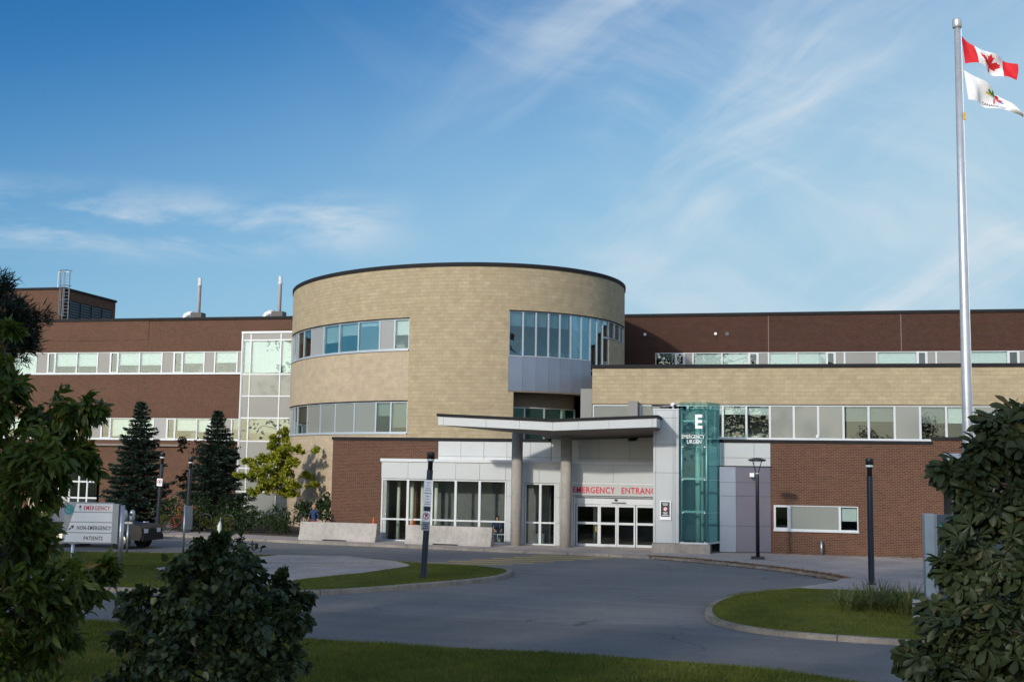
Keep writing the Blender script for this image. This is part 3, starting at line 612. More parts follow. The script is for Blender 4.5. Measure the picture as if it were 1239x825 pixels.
tw = thing('oval_tower', (EC.x, EC.y, 0), 'oval beige block tower with curved window bands at the centre', 'building')
T0, TW, TB, TC = -150.0, -49.3, -19.4, 11.1
TE = 150.0
arcwall(T0, TE, 12.45, 14.82).build('wall', 'beige_block', tw)
arcwall(T0, TB, 12.05, 12.45).build('wall', 'beige_block', tw)
arcwall(-112, TW, 7.47, 10.2).build('wall', 'beige_smooth', tw); arcwall(T0, -112, 0, 12.05).build('wall', 'beige_smooth', tw)
arcwall(TW, TB, 5.2, 12.05).build('wall', 'beige_block', tw)
arcwall(-112, -60, 0, 5.6).build('wall', 'beige_smooth', tw); arcwall(-60, TW, 5.2, 5.6).build('wall', 'beige_smooth', tw)
arcwall(TC, TE, 5.2, 9.2).build('wall', 'beige_block', tw); arcwall(22, TE, 9.2, 11.35).build('wall', 'beige_block', tw); arcwall(40, TE, 11.35, 12.45).build('wall', 'beige_block', tw)
arcwall(T0, TE, 14.82, 15.03, 0.45, 0.06).build('coping', 'coping', tw)
m = MB(); m.face([tuple(ep(t, -0.35))+(14.5,) for t in range(-178, 182, 6)]); m.build('roof', 'roofing', tw)
arcwall(TE, T0+360, 0, 14.82, step=4).build('wall', 'beige_block', tw)
for t0, t1, z in ((-112, TW, 10.2), (-112, TW, 5.6)): arcwall(t0, t1, z, z+0.09, 0.3, 0.07).build('sill', 'silver_frame', tw)
for t0, t1, z in ((-112, TW, 12.05), (-112, TW, 7.47), (TB, 40, 12.45)): arcwall(t0, t1, z-0.06, z-0.005, 0.2, 0.03).build('head_trim', 'coping', tw)
def ebays(ts, kinds, z0, z1, bls, **kw):
    for i, k in enumerate(kinds):
        a = dict(kw); k2 = k
        if k == 'd': k2 = 'g'; a['glass'] = 'glass_dark'
        if k == 'D': k2 = 'g'; a['glass'] = 'glass_dark'; a['blind'] = 'blind_grey'
        win(tw, tuple(ep(ts[i])), tuple(ep(ts[i+1])), z0, z1, k2, bls[i] if k2 == 'g' else 0, **a)
ebays([-112, -107.5, -104, -101.6, -95.5, -89.7, -82.3, -74.6, -66.7, -59.0, -54.0, TW], 'ggddlggglg'[:0]+'ggsdDlggg'+'lg', 10.29, 11.98, [.4, .4, 0, .4, .3, 0, .62, .42, .14, 0, .52], frame='silver_frame')
ebays([-112, -107.5, -103, -99.5, -90.9, -82.7, -75.3, -67.4, -59.6, -54.6, TW], 'gsdDppppdD', 5.69, 7.40, [.4, 0, .5, .6, 0, 0, 0, 0, .45, .85], frame='silver_frame')
ebays([TB, -14.9, -10.6, -6.3, -2.1, 2.2, 6.8, TC], 'ggggggg', 9.92, 12.40, [.32]*7, frame='silver_frame', glass='glass_bay', fw_=0.045)
ebays([TC, 14.7, 18.1], 'gg', 9.35, 12.40, [0, 0], frame='silver_frame', glass='glass_bay')
ebays([18.1, 22.0, 27, 33.5, 40], 'gggg', 11.40, 12.40, [0, .9, .9, .4], frame='silver_frame', blind='blind_grey')
win(tw, tuple(ep(18.1)), tuple(ep(22.0)), 9.2, 11.40, 'g', 0.35, frame='silver_frame', glass='glass_dark', blind='room_tan')
arcwall(TC, 22, 9.1, 9.34, 0.3, 0.0).build('wall', 'coping', tw)
ts = [TB, -14.9, -10.6, -6.3, -2.1, 2.2, 6.8, TC]
for i in range(7):
    d0, d1 = ep(ts[i], 0.03), ep(ts[i+1], 0.03); dd = (d1-d0); L = dd.length; dd = dd/L
    MB().obox(d0, dd, 0.006, L-0.006, 0, 0.06, 8.05, 9.90).build('metal_panel', 'zinc_panel', tw, bevel=0.006)
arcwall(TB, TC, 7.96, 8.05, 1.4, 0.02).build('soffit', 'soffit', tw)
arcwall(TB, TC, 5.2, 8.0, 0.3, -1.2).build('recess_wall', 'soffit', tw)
ebay_r = [TB, -12, -4, 4, TC]
for i in range(4): win(tw, tuple(ep(ebay_r[i], -1.1)), tuple(ep(ebay_r[i+1], -1.1)), 5.3, 7.2, 'g', 0, glass='glass_teal', frame='silver_frame')
MB().obox(ep(TB), (ep(TB, -1.2)-ep(TB)).normalized(), 0, 1.2, -0.3, 0, 5.2, 8.0).build('wall', 'beige_block', tw)
# rooms behind the bands, and floor slabs that close the tower
for z0, z1, ta, tb, mt in ((5.5, 7.9, T0, TW+3, 'room'), (9.85, 12.7, T0, TW+3, 'room'), (9.85, 12.7, TB-3, 60, 'room')):
    m = MB(); arcwall(ta, tb, z0, z1, 0.05, -2.4, 5, m); arcwall(ta, tb, z1, z1+0.05, 2.0, -0.36, 5, m); arcwall(ta, tb, z0-0.05, z0, 2.0, -0.36, 5, m); m.build('room_interior', mt, tw)
# small items seen on the bay window sill
MB().lathe((-0.78, 5.35, 9.97), [(0.14, 0), (0.17, 0.1), (0.15, 0.28), (0.05, 0.3)], 10).build('blue_vase', 'car_blue', tw)
MB().lathe((1.05, 6.75, 9.97), [(0.3, 0), (0.32, 0.14), (0.2, 0.3), (0.05, 0.36)], 10).build('cushion', 'blind', tw)
for t, b in ((3.5, .25), (-4.5, .2)):
    q = ep(t, -0.5); MB().lathe((q.x, q.y, 9.97), [(0.1, 0), (0.12, 0.2), (0.06, 0.26)], 8).build('pot', 'blind', tw)

# ------------------------------------------------------------------ beige wing at right
bw_ = thing('beige_wing', (14, 2, 0), 'beige block wing with ribbon windows stretching right above the brick wall', 'building')
YB = 2.0; XB0, XB1 = 3.62, 48.0
MB().box(XB0, XB1, YB, YB+0.35, 7.17, 9.0).build('wall', 'beige_block', bw_); MB().box(XB0, XB1, YB, YB+0.35, 4.9, 5.42).build('wall', 'joint_dark', bw_)
MB().box(XB0, XB0+0.35, YB+0.35, 12, 5.2, 9.0).build('wall', 'beige_block', bw_); MB().box(XB1-.35, XB1, YB+0.35, YW, 0, 9.0).build('wall', 'beige_block', bw_)
MB().box(XB0-0.08, XB1+0.08, YB-0.08, YB+0.45, 9.0, 9.17).build('coping', 'coping', bw_); MB().box(XB0-0.08, XB0+0.45, YB+0.45, 12, 9.0, 9.17).build('coping', 'coping', bw_)
MB().box(XB0+0.36, XB1-0.36, YB+0.46, YW, 8.5, 8.6).build('roof', 'roofing', bw_)
eb = [3.717, 5.554, 6.098, 7.263, 8.46, 9.605, 10.194, 11.345, 12.486, 13.638, 14.799, 15.989, 17.169, 18.376, 19.553, 20.739, 21.932, 23.133, 24.287, 25.412, 26.528, 27.634]
eb[0] = XB0+0.03
MB().box(3.02, 3.61, YB+0.02, YB+0.5, 5.3, 7.95).build('end_pier', 'infill', bw_)
ribbon(bw_, eb, 'psppgggggppp'[:0]+'pspdggggpppDDpDgppgpg', YB, 5.48, 7.13, [0, 0, 0, 0, .3, .26, .26, .27, 0, 0, 0, .46, .46, 0, .5, .5, 0, 0, .5, 0, .5], fw_=0.052)
MB().box(eb[1]-0.02, eb[2]-0.1, YB-0.5, YB-0.02, 5.3, 7.3).build('duct_riser', 'infill', bw_)
MB().box(XB0, XB1, YB-0.09, YB+0.05, 5.42, 5.50).build('sill', 'white_frame', bw_)
MB().box(eb[-1], XB1, YB, YB+0.35, 5.5, 7.17).build('wall', 'beige_block', bw_)
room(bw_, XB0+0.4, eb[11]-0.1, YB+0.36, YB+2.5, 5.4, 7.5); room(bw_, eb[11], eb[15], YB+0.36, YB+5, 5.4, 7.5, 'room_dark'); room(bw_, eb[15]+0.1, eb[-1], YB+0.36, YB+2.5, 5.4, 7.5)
# things seen through the first panes: task lamp stand and a pillow
X = eb[6]+0.35; MB().tube([(X+0.30, YB+0.6, 5.5), (X+0.24, YB+0.6, 6.6), (X+0.0, YB+0.6, 6.62)], 0.025, 6).tube([(X+0.30, YB+0.6, 5.5), (X+0.05, YB+0.6, 6.58)], 0.02, 6).lathe((X, YB+0.6, 6.56), [(0.2, 0), (0.17, 0.09), (0.08, 0.12)], 10).build('lamp_arm', 'pole_black', bw_)
X = eb[7]+0.55; MB().lathe((X, YB+0.7, 5.5), [(0.22, 0), (0.28, 0.06), (0.22, 0.13), (0.05, 0.15)], 10).build('pillow', 'blind', bw_)

# ------------------------------------------------------------------ front podium at left: brick return and white panels under the tower
pd = thing('brick_podium', (-6, 1.5, 0), 'low red brick podium wall below the tower, left of the glass vestibule', 'building')
YP = 1.5
MB().box(-10.15, -4.37, YP, YP+0.35, 0, 5.2).build('wall', 'red_brick', pd); MB().box(-10.15, -9.8, YP+0.35, 7.2, 0, 5.2).build('wall', 'red_brick', pd)
MB().box(-4.37, 1.6, YP+0.06, YP+0.35, 0, 5.2).build('backing', 'joint_dark', pd)
panels(pd, (-4.35, YP), (1.6, YP), [0, .205, .41, .615, .82, 1], [4.05, 4.42, 5.19], 'white_panel')
MB().box(-10.2, 1.62, YP-0.06, YP+0.5, 5.2, 5.36).build('coping', 'coping', pd)
MB().box(-10.2, -9.75, YP+0.5, 7.2, 5.2, 5.36).build('coping', 'coping', pd)
MB().prism([(-9.75, 2.0), (1.6, 2.0), (1.6, 5.5), (-4, 3.95), (-8.5, 4.5), (-9.75, 4.9)], 5.0, 5.15).build('roof', 'roofing', pd)
MB().box(1.62, 7.2, YP+0.06, YP+0.35, 3.0, 5.62).build('backing', 'joint_dark', pd)
panels(pd, (1.62, YP), (7.18, YP), [0, .26, .44, .72, 1], [4.05, 4.42, 5.55], 'white_panel')

# ------------------------------------------------------------------ glazed vestibule
vs = thing('glass_vestibule', (0, 0, 0.11), 'white panelled glass entrance vestibule with sliding doors under the canopy', 'entrance')
Z0 = 0.115
ve = [-6.87, -5.48, -4.22, -2.97, -1.73, -0.37]
for i in range(5): win(vs, (ve[i], 0), (ve[i+1], 0), Z0, 3.22, 'g', 0, glass='glass_lobby', fw_=0.06, transom=1.2)
panels(vs, (-6.9, -0.02), (-0.1, -0.02), [0, .209, .394, .578, .760, .957, 1], [3.24, 4.10], 'white_panel')
panels(vs, (-0.35, -0.02), (-0.1, -0.02), [0, 1], [Z0, 1.2, 2.45, 3.24], 'white_panel')
MB().box(-6.95, 0.0, -0.09, YP-0.01, 4.10, 4.25).build('cap', 'white_frame', vs)
MB().box(-6.9, -0.1, 0.03, 0.3, 3.24, 4.10).build('backing', 'joint_dark', vs)
MB().box(-6.9, -6.62, 0.06, YP, Z0, 4.1).build('wall', 'white_panel', vs)
for k in range(2): win(vs, (0.60+k*0.765, 0), (0.60+(k+1)*0.765, 0), Z0, 3.12, 'g', 0, glass='glass_lobby', fw_=0.06, transom=1.2)
panels(vs, (0.28, -0.02), (2.55, -0.02), [0, .45, 1], [3.14, 4.10], 'white_panel'); panels(vs, (0.28, -0.02), (0.59, -0.02), [0, 1], [Z0, 1.2, 2.45, 3.14], 'white_panel'); panels(vs, (2.14, -0.02), (2.55, -0.02), [0, .5, 1], [Z0, 1.2, 2.45, 3.14], 'white_panel')
MB().box(0.24, 2.6, -0.09, YP-0.01, 4.10, 4.25).build('cap', 'white_frame', vs); MB().box(0.28, 2.55, 0.03, 0.3, 3.14, 4.10).build('backing', 'joint_dark', vs)
panels(vs, (2.80, -0.02), (7.18, -0.02), [0, .5, 1], [3.22, 4.10], 'white_panel'); MB().box(2.76, 7.19, -0.09, YP-0.01, 4.10, 4.25).build('cap', 'white_frame', vs)
MB().box(2.8, 7.18, 0.03, 0.3, 2.6, 4.10).build('backing', 'joint_dark', vs)
sb = MB().box(2.85, 7.18, -0.06, 0.03, 2.58, 3.14).build('sign_band', 'sign_band', vs); MB().box(2.82, 7.18, -0.08, -0.0, 3.14, 3.22).build('trim', 'white_frame', vs)
text('EMERGENCY', 0.42, 'lettering', 'red_letter', sb, (2.98, -0.075, 2.71), spacing=1.12, bold=0.007, fit=2.08)
text('ENTRANCE', 0.42, 'lettering', 'red_letter', sb, (5.38, -0.075, 2.71), spacing=1.12, bold=0.007, fit=1.86)
panels(vs, (2.80, -0.02), (3.04, -0.02), [0, 1], [Z0, 1.2, 2.56], 'white_panel')
MB().box(3.05, 3.10, 0.0, 0.42, Z0, 2.56).build('door_jamb', 'white_frame', vs); MB().box(3.05, 7.18, 0.05, 0.42, 2.50, 2.56).build('door_head', 'grey_panel', vs)
de = [3.12, 4.28, 5.16, 6.06, 7.02]
MB().box(3.10, 7.10, 0.20, 0.36, 2.16, 2.48).build('door_header', 'white_frame', vs)
for i in range(4):
    yo = 0.26 if i in (0, 3) else 0.18; x0, x1 = de[i]+0.008, de[i+1]-0.008; m = MB(); f = 0.075
    m.box(x0, x0+f, yo, yo+0.06, 0.12, 2.15).box(x1-f, x1, yo, yo+0.06, 0.12, 2.15).box(x0+f, x1-f, yo, yo+0.06, 0.12, 0.24).box(x0+f, x1-f, yo, yo+0.06, 2.04, 2.15).box(x0+f, x1-f, yo, yo+0.06, 1.18, 1.29)
    dr = m.build('sliding_door', 'white_frame', vs)
    for a, b in ((0.24, 1.18), (1.29, 2.04)): MB().box(x0+f, x1-f, yo+0.02, yo+0.032, a, b).build('pane', 'glass_lobby', dr)
    if i in (1, 2): MB().box((x0+x1)/2-0.15, (x0+x1)/2+0.15, yo-0.006, yo, 0.135, 0.17).build('door_decal', 'grey_panel', dr)
MB().box(4.9, 5.6, 0.14, 0.19, 2.22, 2.27).build('door_closer', 'joint_dark', vs); MB().lathe((5.1, 0.12, 2.42), [(0.07, 0), (0.06, -0.06), (0.02, -0.09)], 10).build('motion_sensor', 'pole_black', vs)
MB().box(4.05, 4.12, 0.5, 0.55, 0.8, 1.15).build('door_notice', 'yellow_paint', vs)
# lobby inside
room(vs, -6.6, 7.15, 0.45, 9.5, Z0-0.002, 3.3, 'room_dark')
MB().box(-6.4, -3.6, 2.4, 2.6, Z0, 3.28).build('lobby_wall', 'room_tan', vs); MB().box(-3.55, -2.5, 2.9, 3.1, Z0, 3.28).build('lobby_wall', 'room', vs); MB().box(-6.4, 7, 0.5, 9.4, Z0, Z0+0.006).build('lobby_floor', 'room_floor', vs)
for x, y in ((-6.28, 1.0), (-5.54, 1.0), (-4.98, 1.0), (-4.25, 1.0), (2.4, 3.0), (3.6, 3.5), (1.1, 4.2)): MB().lathe((x, y, Z0+0.006), [(0.10, 0), (0.10, 2.95)], 12).build('lobby_column', 'pale_column', vs, True)
MB().box(0.9, 1.35, 1.0, 1.4, Z0+0.006, 0.6).build('waste_bin', 'pale_column', vs)

# ------------------------------------------------------------------ canopy
cp = thing('entrance_canopy', (2.5, -1, 0.11), 'white edged butterfly canopy on two round concrete columns over the entrance', 'canopy')
CX = [-2.6, 2.83, 7.55]; CZ = [5.80, 5.58, 5.78]; YF = -4.72
def cz(x): return CZ[0]+(CZ[1]-CZ[0])*(x-CX[0])/(CX[1]-CX[0]) if x < CX[1] else CZ[1]+(CZ[2]-CZ[1])*(x-CX[1])/(CX[2]-CX[1])
def cslab(x0, x1, y0, y1, a, b, mb=None):
    m = mb or MB(); q = lambda x, y, h: (x, y, cz(x)+h)
    A, B, C_, D = q(x0, y0, a), q(x1, y0, a), q(x1, y1, a), q(x0, y1, a); E, F, G, H = q(x0, y0, b), q(x1, y0, b), q(x1, y1, b), q(x0, y1, b)
    for fc in ((A, B, F, E), (B, C_, G, F), (C_, D, H, G), (D, A, E, H), (E, F, G, H), (D, C_, B, A)): m.face(fc)
    return m
# plan: a wing tapering to the left tip, then the main roof back to the upper wall; the underside deepens inward
def cpoly(quads, top, bot, grow=0.0):
    m = MB()
    for q in quads:
        T = [(x, y, cz(x)+top) for x, y in q]; Bm = [(x, y, cz(x)+bot-(0.045*(y-YF) if bot < 0.2 else 0)) for x, y in q]; m.face(T); m.face(Bm[::-1])
        for i in range(4): j = (i+1) % 4; m.face([Bm[i], Bm[j], T[j], T[i]])
    return m
quads = [[(-2.55, YF+0.06), (1.4, YF+0.06), (1.4, -0.9), (-2.55, -4.2)], [(1.4, YF+0.06), (2.83, YF+0.06), (2.83, 1.48), (1.4, 1.48)], [(2.83, YF+0.06), (7.17, YF+0.06), (7.17, 1.48), (2.83, 1.48)], [(7.17, YF+0.06), (7.49, YF+0.06), (7.49, -2.74), (7.17, -2.74)]]
cpoly(quads, 0.40, 0.015).build('soffit', 'soffit', cp)
quads = [[(-2.66, YF-0.07), (1.4, YF-0.07), (1.4, -0.8), (-2.66, -4.1)], [(1.4, YF-0.07), (2.83, YF-0.07), (2.83, 1.49), (1.4, 1.49)], [(2.83, YF-0.07), (7.18, YF-0.07), (7.18, 1.49), (2.83, 1.49)], [(7.18, YF-0.07), (7.61, YF-0.07), (7.61, -2.73), (7.18, -2.73)]]
cpoly(quads, 0.53, 0.405).build('roof', 'coping', cp)
fx = [-2.6, -2.35, -0.3, 1.27, 2.83, 4.0, 5.4, 7.35, 7.55]
for i in range(len(fx)-1): cslab(fx[i]+0.006, fx[i+1]-0.006, YF, YF+0.05, 0, 0.40).build('fascia_panel', 'white_panel', cp)
cslab(-2.6, -2.556, YF+0.06, -4.2, 0, 0.40).build('fascia_panel', 'white_panel', cp)
cslab(7.50, 7.55, YF+0.06, -2.75, 0, 0.40).build('fascia_panel', 'white_panel', cp)
for x, y in ((0.38, -0.95), (2.84, -1.05)): MB().lathe((x, y, 0.11), [(0.27, 0), (0.27, cz(x)-0.11-0.12)], 28).build('column', 'concrete_column', cp, True)

# ------------------------------------------------------------------ pylons beside the doors
pp = thing('panel_pylon', (7.8, -1.4, 0.11), 'tall white panelled pylon carrying the notice board, right of the doors', 'pylon')
zs = [0.55, 1.75, 2.95, 4.05, 5.25, 6.35, 6.62]
MB().box(7.24, 8.33, -2.62, 1.4, 0.5, 6.6).build('backing', 'joint_dark', pp)
panels(pp, (7.20, -2.7), (8.37, -2.7), [0, .10, .78, .86, 1], [0.55, 3.75, 5.05, 6.28, 6.64], 'white_panel')
panels(pp, (8.37, -2.7), (8.37, -0.9), [0, 1], [0.55, 3.75, 5.05, 6.64], 'white_panel'); panels(pp, (7.20, -0.1), (7.20, -2.7), [0, .5, 1], [0.55, 3.75, 5.05, 6.64], 'white_panel')
MB().box(7.18, 8.39, -2.72, 1.45, 6.645, 6.70).build('cap', 'white_frame', pp); MB().box(7.15, 9.78, -2.78, -0.4, 0.10, 0.54).build('plinth', 'concrete_plinth', pp, bevel=0.015)
MB().box(7.5, 7.9, -2.6, -2.3, 6.70, 6.82).build('roof_box', 'pole_black', pp); MB().tube([(7.1, -2.4, 6.72), (7.1, -2.4, 6.86), (8.2, -2.4, 6.9)], 0.03, 6).build('conduit', 'pole_black', pp)
cm = thing('security_camera', (8.1, -2.5, 6.70), 'small white dome security camera on top of the white pylon', 'camera')
MB().lathe((8.1, -2.5, 6.70), [(0.05, 0), (0.05, 0.10), (0.12, 0.12), (0.14, 0.2), (0.1, 0.28), (0.02, 0.3)], 12).build('housing', 'lens_white', cm, True); MB().lathe((8.2, -2.66, 6.84), [(0.02, -0.03), (0.07, -0.01), (0.07, 0.05)], 10, 'y').build('lens', 'pole_black', cm)
nb = thing('notice_screen', (7.8, -2.76, 1.55), 'black and white notice display case mounted on the white pylon', 'notice board')
MB().box(7.52, 8.02, -2.79, -2.705, 1.60, 2.46).build('case', 'sign_white', nb, bevel=0.012); MB().box(7.56, 7.965, -2.797, -2.791, 1.75, 2.42).build('screen', 'dark_letter', nb)
MB().lathe((7.765, -2.80, 2.10), [(0.10, 0.0), (0.10, 0.002)], 20, 'y').build('symbol', 'red_letter', nb); MB().lathe((7.765, -2.803, 2.10), [(0.076, 0.0), (0.076, 0.0015)], 20, 'y').build('symbol', 'sign_white', nb)
m = MB(); m.face([(7.70, -2.806, 2.14), (7.72, -2.806, 2.16), (7.83, -2.806, 2.06), (7.81, -2.806, 2.04)][::-1]); m.build('symbol', 'red_letter', nb)
for z, w in ((2.33, 0.26), (2.27, 0.2), (1.92, 0.22), (1.87, 0.16), (1.80, 0.30)): MB().box(7.765-w/2, 7.765+w/2, -2.7995, -2.7975, z, z+0.026).build('print_line', 'sign_white', nb)

gp = thing('glass_pylon', (9.2, -1.8, 0.54), 'tall teal glass pylon with white letter E right of the doors', 'pylon')
pl = [(8.40, -2.70), (9.68, -2.70), (10.18, -1.35), (10.18, -0.85)]
zj = [0.62, 1.95, 3.45, 4.95, 6.70]
for a, b in ((0, 1), (1, 2), (2, 3)):
    p0, p1 = Vector(pl[a]), Vector(pl[b]); d = (p1-p0); L = d.length; d = d/L
    for j in range(4): MB().obox(p0, d, 0.012, L-0.012, 0, 0.014, zj[j]+0.006, zj[j+1]-0.006).build('pane', 'glass_teal', gp)
    MB().obox(p0, d, 0.012, L-0.012, 0, 0.014, 6.706, 7.02).build('pane', 'glass_teal', gp)
    MB().obox(p0, d, 0.0, L, -0.01, 0.06, 0.54, 0.615).build('base_rail', 'white_frame', gp)
for p in ((9.63, -2.58), (8.5, -2.55), (10.1, -1.3)): MB().tube([(p[0], p[1], 0.56), (p[0], p[1], 6.75)], 0.05, 8).build('steel_post', 'steel', gp, True)
MB().tube([(9.2, -1.75, 0.56), (9.2, -1.75, 6.6)], 0.13, 14).build('core_tube', 'pale_column', gp, True)
for z in (1.95, 3.45, 6.1): MB().box(8.5, 9.6, -2.52, -2.44, z, z+0.09).build('cross_bar', 'pale_column', gp)
MB().prism([(8.42, -2.66), (9.66, -2.66), (10.15, -1.33), (10.15, -0.87), (8.42, -0.87)], 6.68, 6.72).build('top_plate', 'glass_teal', gp)
MB().box(8.42, 10.1, -0.86, -0.80, 0.56, 6.7).build('back_wall', 'white_panel', gp)
for z in zj[:-1]:
    for x in (8.55, 9.55): MB().lathe((x, -2.735, z), [(0.035, 0.0), (0.035, 0.03)], 8, 'y').build('fixing', 'steel', gp)
text('E', 0.86, 'lettering', 'sign_white', gp, (9.10, -2.74, 5.82), depth=0.05, bold=0.03, sx=0.82)
text('EMERGENCY', 0.255, 'lettering', 'sign_white', gp, (8.50, -2.735, 5.33), depth=0.004, bold=0.002, sx=0.72, spacing=1.0)
text('URGEN', 0.255, 'lettering', 'sign_white', gp, (8.74, -2.735, 5.10), depth=0.004, bold=0.002, sx=0.80, spacing=1.0)

# ------------------------------------------------------------------ right: panel bay, brick wall
YR = -0.8
pbx = thing('panel_bay', (11.2, -1.0, 0.11), 'low mauve grey metal panelled bay between glass pylon and brick wall', 'building')
panels(pbx, (10.16, -1.45), (10.92, -1.45), [0, 1], [0.15, 1.35, 2.72, 3.35, 4.08], 'zinc_panel'); panels(pbx, (10.92, -1.45), (12.5, -0.84), [0, 1], [0.15, 1.35, 2.72, 3.35, 4.08], 'mauve_panel')
MB().prism([(10.2, -1.39), (10.9, -1.39), (12.45, -0.79), (12.45, -0.2), (10.2, -0.2)], 0.10, 4.07).build('backing', 'joint_dark', pbx)
MB().prism([(10.14, -1.48), (10.93, -1.48), (12.52, -0.87), (12.52, -0.801), (10.14, -0.801)], 4.085, 4.12).build('cap', 'coping', pbx)
MB().tube([(11.65, -1.2, 3.68), (11.65, -1.35, 3.72)], 0.03, 6).box(11.55, 11.75, -1.55, -1.33, 3.62, 3.8).build('flood_light', 'sign_white', pbx)
br = thing('brick_podium', (16, YR, 0), 'low red brick wall block with one window at right of the entrance', 'building')
XR = 20.15
MB().box(10.15, 12.5, YR+0.06, YR+0.35, 0, 5.22).build('backing', 'joint_dark', br)
panels(br, (10.15, YR), (12.5, YR), [0, .68, 1], [4.10, 4.50, 5.21], 'white_panel')
MB().box(12.5, 12.62, YR, YR+0.35, 0, 5.22).build('wall', 'red_brick', br); MB().box(12.62, 16.42, YR, YR+0.35, 0, 1.13).build('wall', 'red_brick', br); MB().box(12.62, 16.42, YR, YR+0.35, 2.34, 5.22).build('wall', 'red_brick', br); MB().box(16.42, 19.72, YR, YR+0.35, 0, 5.22).build('wall', 'red_brick', br)
MB().box(19.72, XR, YR, YR+0.35, 0, 5.42).build('wall', 'red_brick', br); MB().box(XR, 45, YR, YR+0.35, 3.55, 5.42).build('wall', 'red_brick', br); MB().box(XR-0.35, XR, YR+0.35, YR+1.6, 0, 3.55).build('wall', 'red_brick', br)
MB().box(10.1, 19.72, YR-0.07, YR+0.5, 5.22, 5.36).build('coping', 'coping', br); MB().box(19.72, 45, YR-0.07, YR+0.5, 5.42, 5.56).build('coping', 'coping', br)
MB().box(10.1, 45, YR+0.5, YB-0.01, 5.0, 5.1).build('roof', 'roofing', br)
win(br, (12.62, YR), (13.35, YR), 1.2, 2.34, 'v', 0, glass='glass_dark'); win(br, (13.35, YR), (15.6, YR), 1.2, 2.34, 'p', 0); win(br, (15.6, YR), (16.42, YR), 1.2, 2.34, 'g', 0.62)
MB().box(12.6, 16.44, YR-0.09, YR+0.1, 1.13, 1.2).build('sill', 'white_frame', br); room(br, 12.6, 16.5, YR+0.4, YR+4, 1.0, 2.6, 'room_dark')
MB().box(XR, 21.0, YR+1.6, YR+1.9, 0, 3.55).build('wall', 'joint_dark', br); m = MB()
for k in range(26): m.box(21.05, 26.0, YR+0.02, YR+0.14, 0.2+k*0.13, 0.2+k*0.13+0.085)
m.build('louvre_panel', 'grille_grey', br); MB().box(21.0, 26.0, YR+0.16, YR+0.3, 0, 3.55).build('wall', 'joint_dark', br); MB().box(26, 45, YR, YR+0.35, 0, 3.55).build('wall', 'red_brick', br)
MB().box(XR+0.02, 25.5, YR-0.09, YR-0.002, 4.12, 4.82).build('sign_band', 'zinc_panel', br)
MB().tube([(14.75, -1.15, 0.1), (14.75, -1.15, 0.62), (14.75, -1.0, 0.72), (14.75, -0.8, 0.72)], 0.055, 8).build('standpipe', 'galvanised', br, True)
MB().lathe((19.0-4.35, YR-0.06, 5.42), [(0.06, 0), (0.08, 0.05), (0.08, 0.16), (0.02, 0.2)], 10).build('roof_light', 'lens_white', br)

# ------------------------------------------------------------------ concrete barriers
def barrier(x, y, rz, label, length=4.0):
    b = thing('concrete_barrier', (x, y, 0.112), label, 'barrier', 'concrete barriers on the pavement', rz)
    half = [(0.31, 0), (0.31, 0.08), (0.22, 0.30), (0.12, 0.86), (0.105, 0.90)]; prof = [(-w, h) for w, h in half]+[(w, h) for w, h in half[::-1]]
    m = MB(); L = length/2; n = len(prof)
    xs_ = [-L, -0.75, 0.55, L]
    for i in range(3):
        for k in range(n-1):
            a, c = prof[k], prof[k+1]; lift = 0.06 if i == 1 else 0.0
            z = lambda h: max(h, lift)
            m.face([(xs_[i], c[0], z(c[1])), (xs_[i+1], c[0], z(c[1])), (xs_[i+1], a[0], z(a[1])), (xs_[i], a[0], z(a[1]))][::-1])
        lift = 0.06 if i == 1 else 0.0
        m.face([(xs_[i], -0.31, lift), (xs_[i], 0.31, lift), (xs_[i+1], 0.31, lift), (xs_[i+1], -0.31, lift)])
    for x_, rev in ((-L, False), (L, True)):
        q = [(x_, a, h) for a, h in prof]; m.face(q if rev else q[::-1])
    m.build('body', 'concrete_barrier', b, bevel=0.02, local=True)
    for s_ in (-1, 1): MB().tube([(s_*(L+0.0), 0, 0.35), (s_*(L+0.06), 0, 0.40), (s_*(L+0.06), 0, 0.52), (s_*L, 0, 0.57)], 0.012, 5).build('lifting_loop', 'rubber', b, local=True)
    return b
barrier(-8.66, -1.15, R(-3.5), 'pale concrete road barrier standing before the brick podium wall', 4.15)
barrier(-2.75, -1.75, R(-6), 'pale concrete road barrier standing before the vestibule glass', 4.45)
for x, y, z, lb in ((-6.82, -1.25, 1.012, 'small orange marker cone on right end of the left barrier'), (-4.72, -1.55, 1.012, 'small orange marker cone on left end of the right barrier')):
    c = thing('marker_cone', (x, y, z), lb, 'cone', 'orange markers on the barriers')
    MB().lathe((x, y, z), [(0.10, 0), (0.10, 0.025), (0.07, 0.03)], 12).build('base', 'orange', c); MB().lathe((x, y, z+0.03), [(0.065, 0), (0.03, 0.24), (0.02, 0.25)], 12).build('body', 'orange', c, True)

# ------------------------------------------------------------------ slim light columns
def lamp_column(x, y, z, h, label, lean=0.0, group='slim black light columns'):
    c = thing('light_column', (x, y, z), label, 'lamp post', group); c.rotation_euler = (0, lean, 0)
    MB().lathe((0, 0, 0), [(0.14, 0), (0.14, 0.03), (0.105, 0.05), (0.105, h-0.62), (0.085, h-0.60)], 16).build('shaft', 'pole_black', c, True, local=True)
    MB().lathe((0, 0, h-0.60), [(0.085, 0), (0.085, 0.26), (0.12, 0.30)], 16).build('neck', 'pole_black', c, True, local=True)
    MB().lathe((0, 0, h-0.30), [(0.125, 0), (0.125, 0.07)], 16).build('lens', 'lens_white', c, local=True)
    MB().lathe((0, 0, h-0.23), [(0.135, 0), (0.135, 0.2), (0.12, 0.23)], 16).build('cap', 'pole_black', c, True, local=True)
    return c
lamp_column(15.83, -15.08, 0.112, 4.28, 'slim black light column on the right walk by the lily bed')
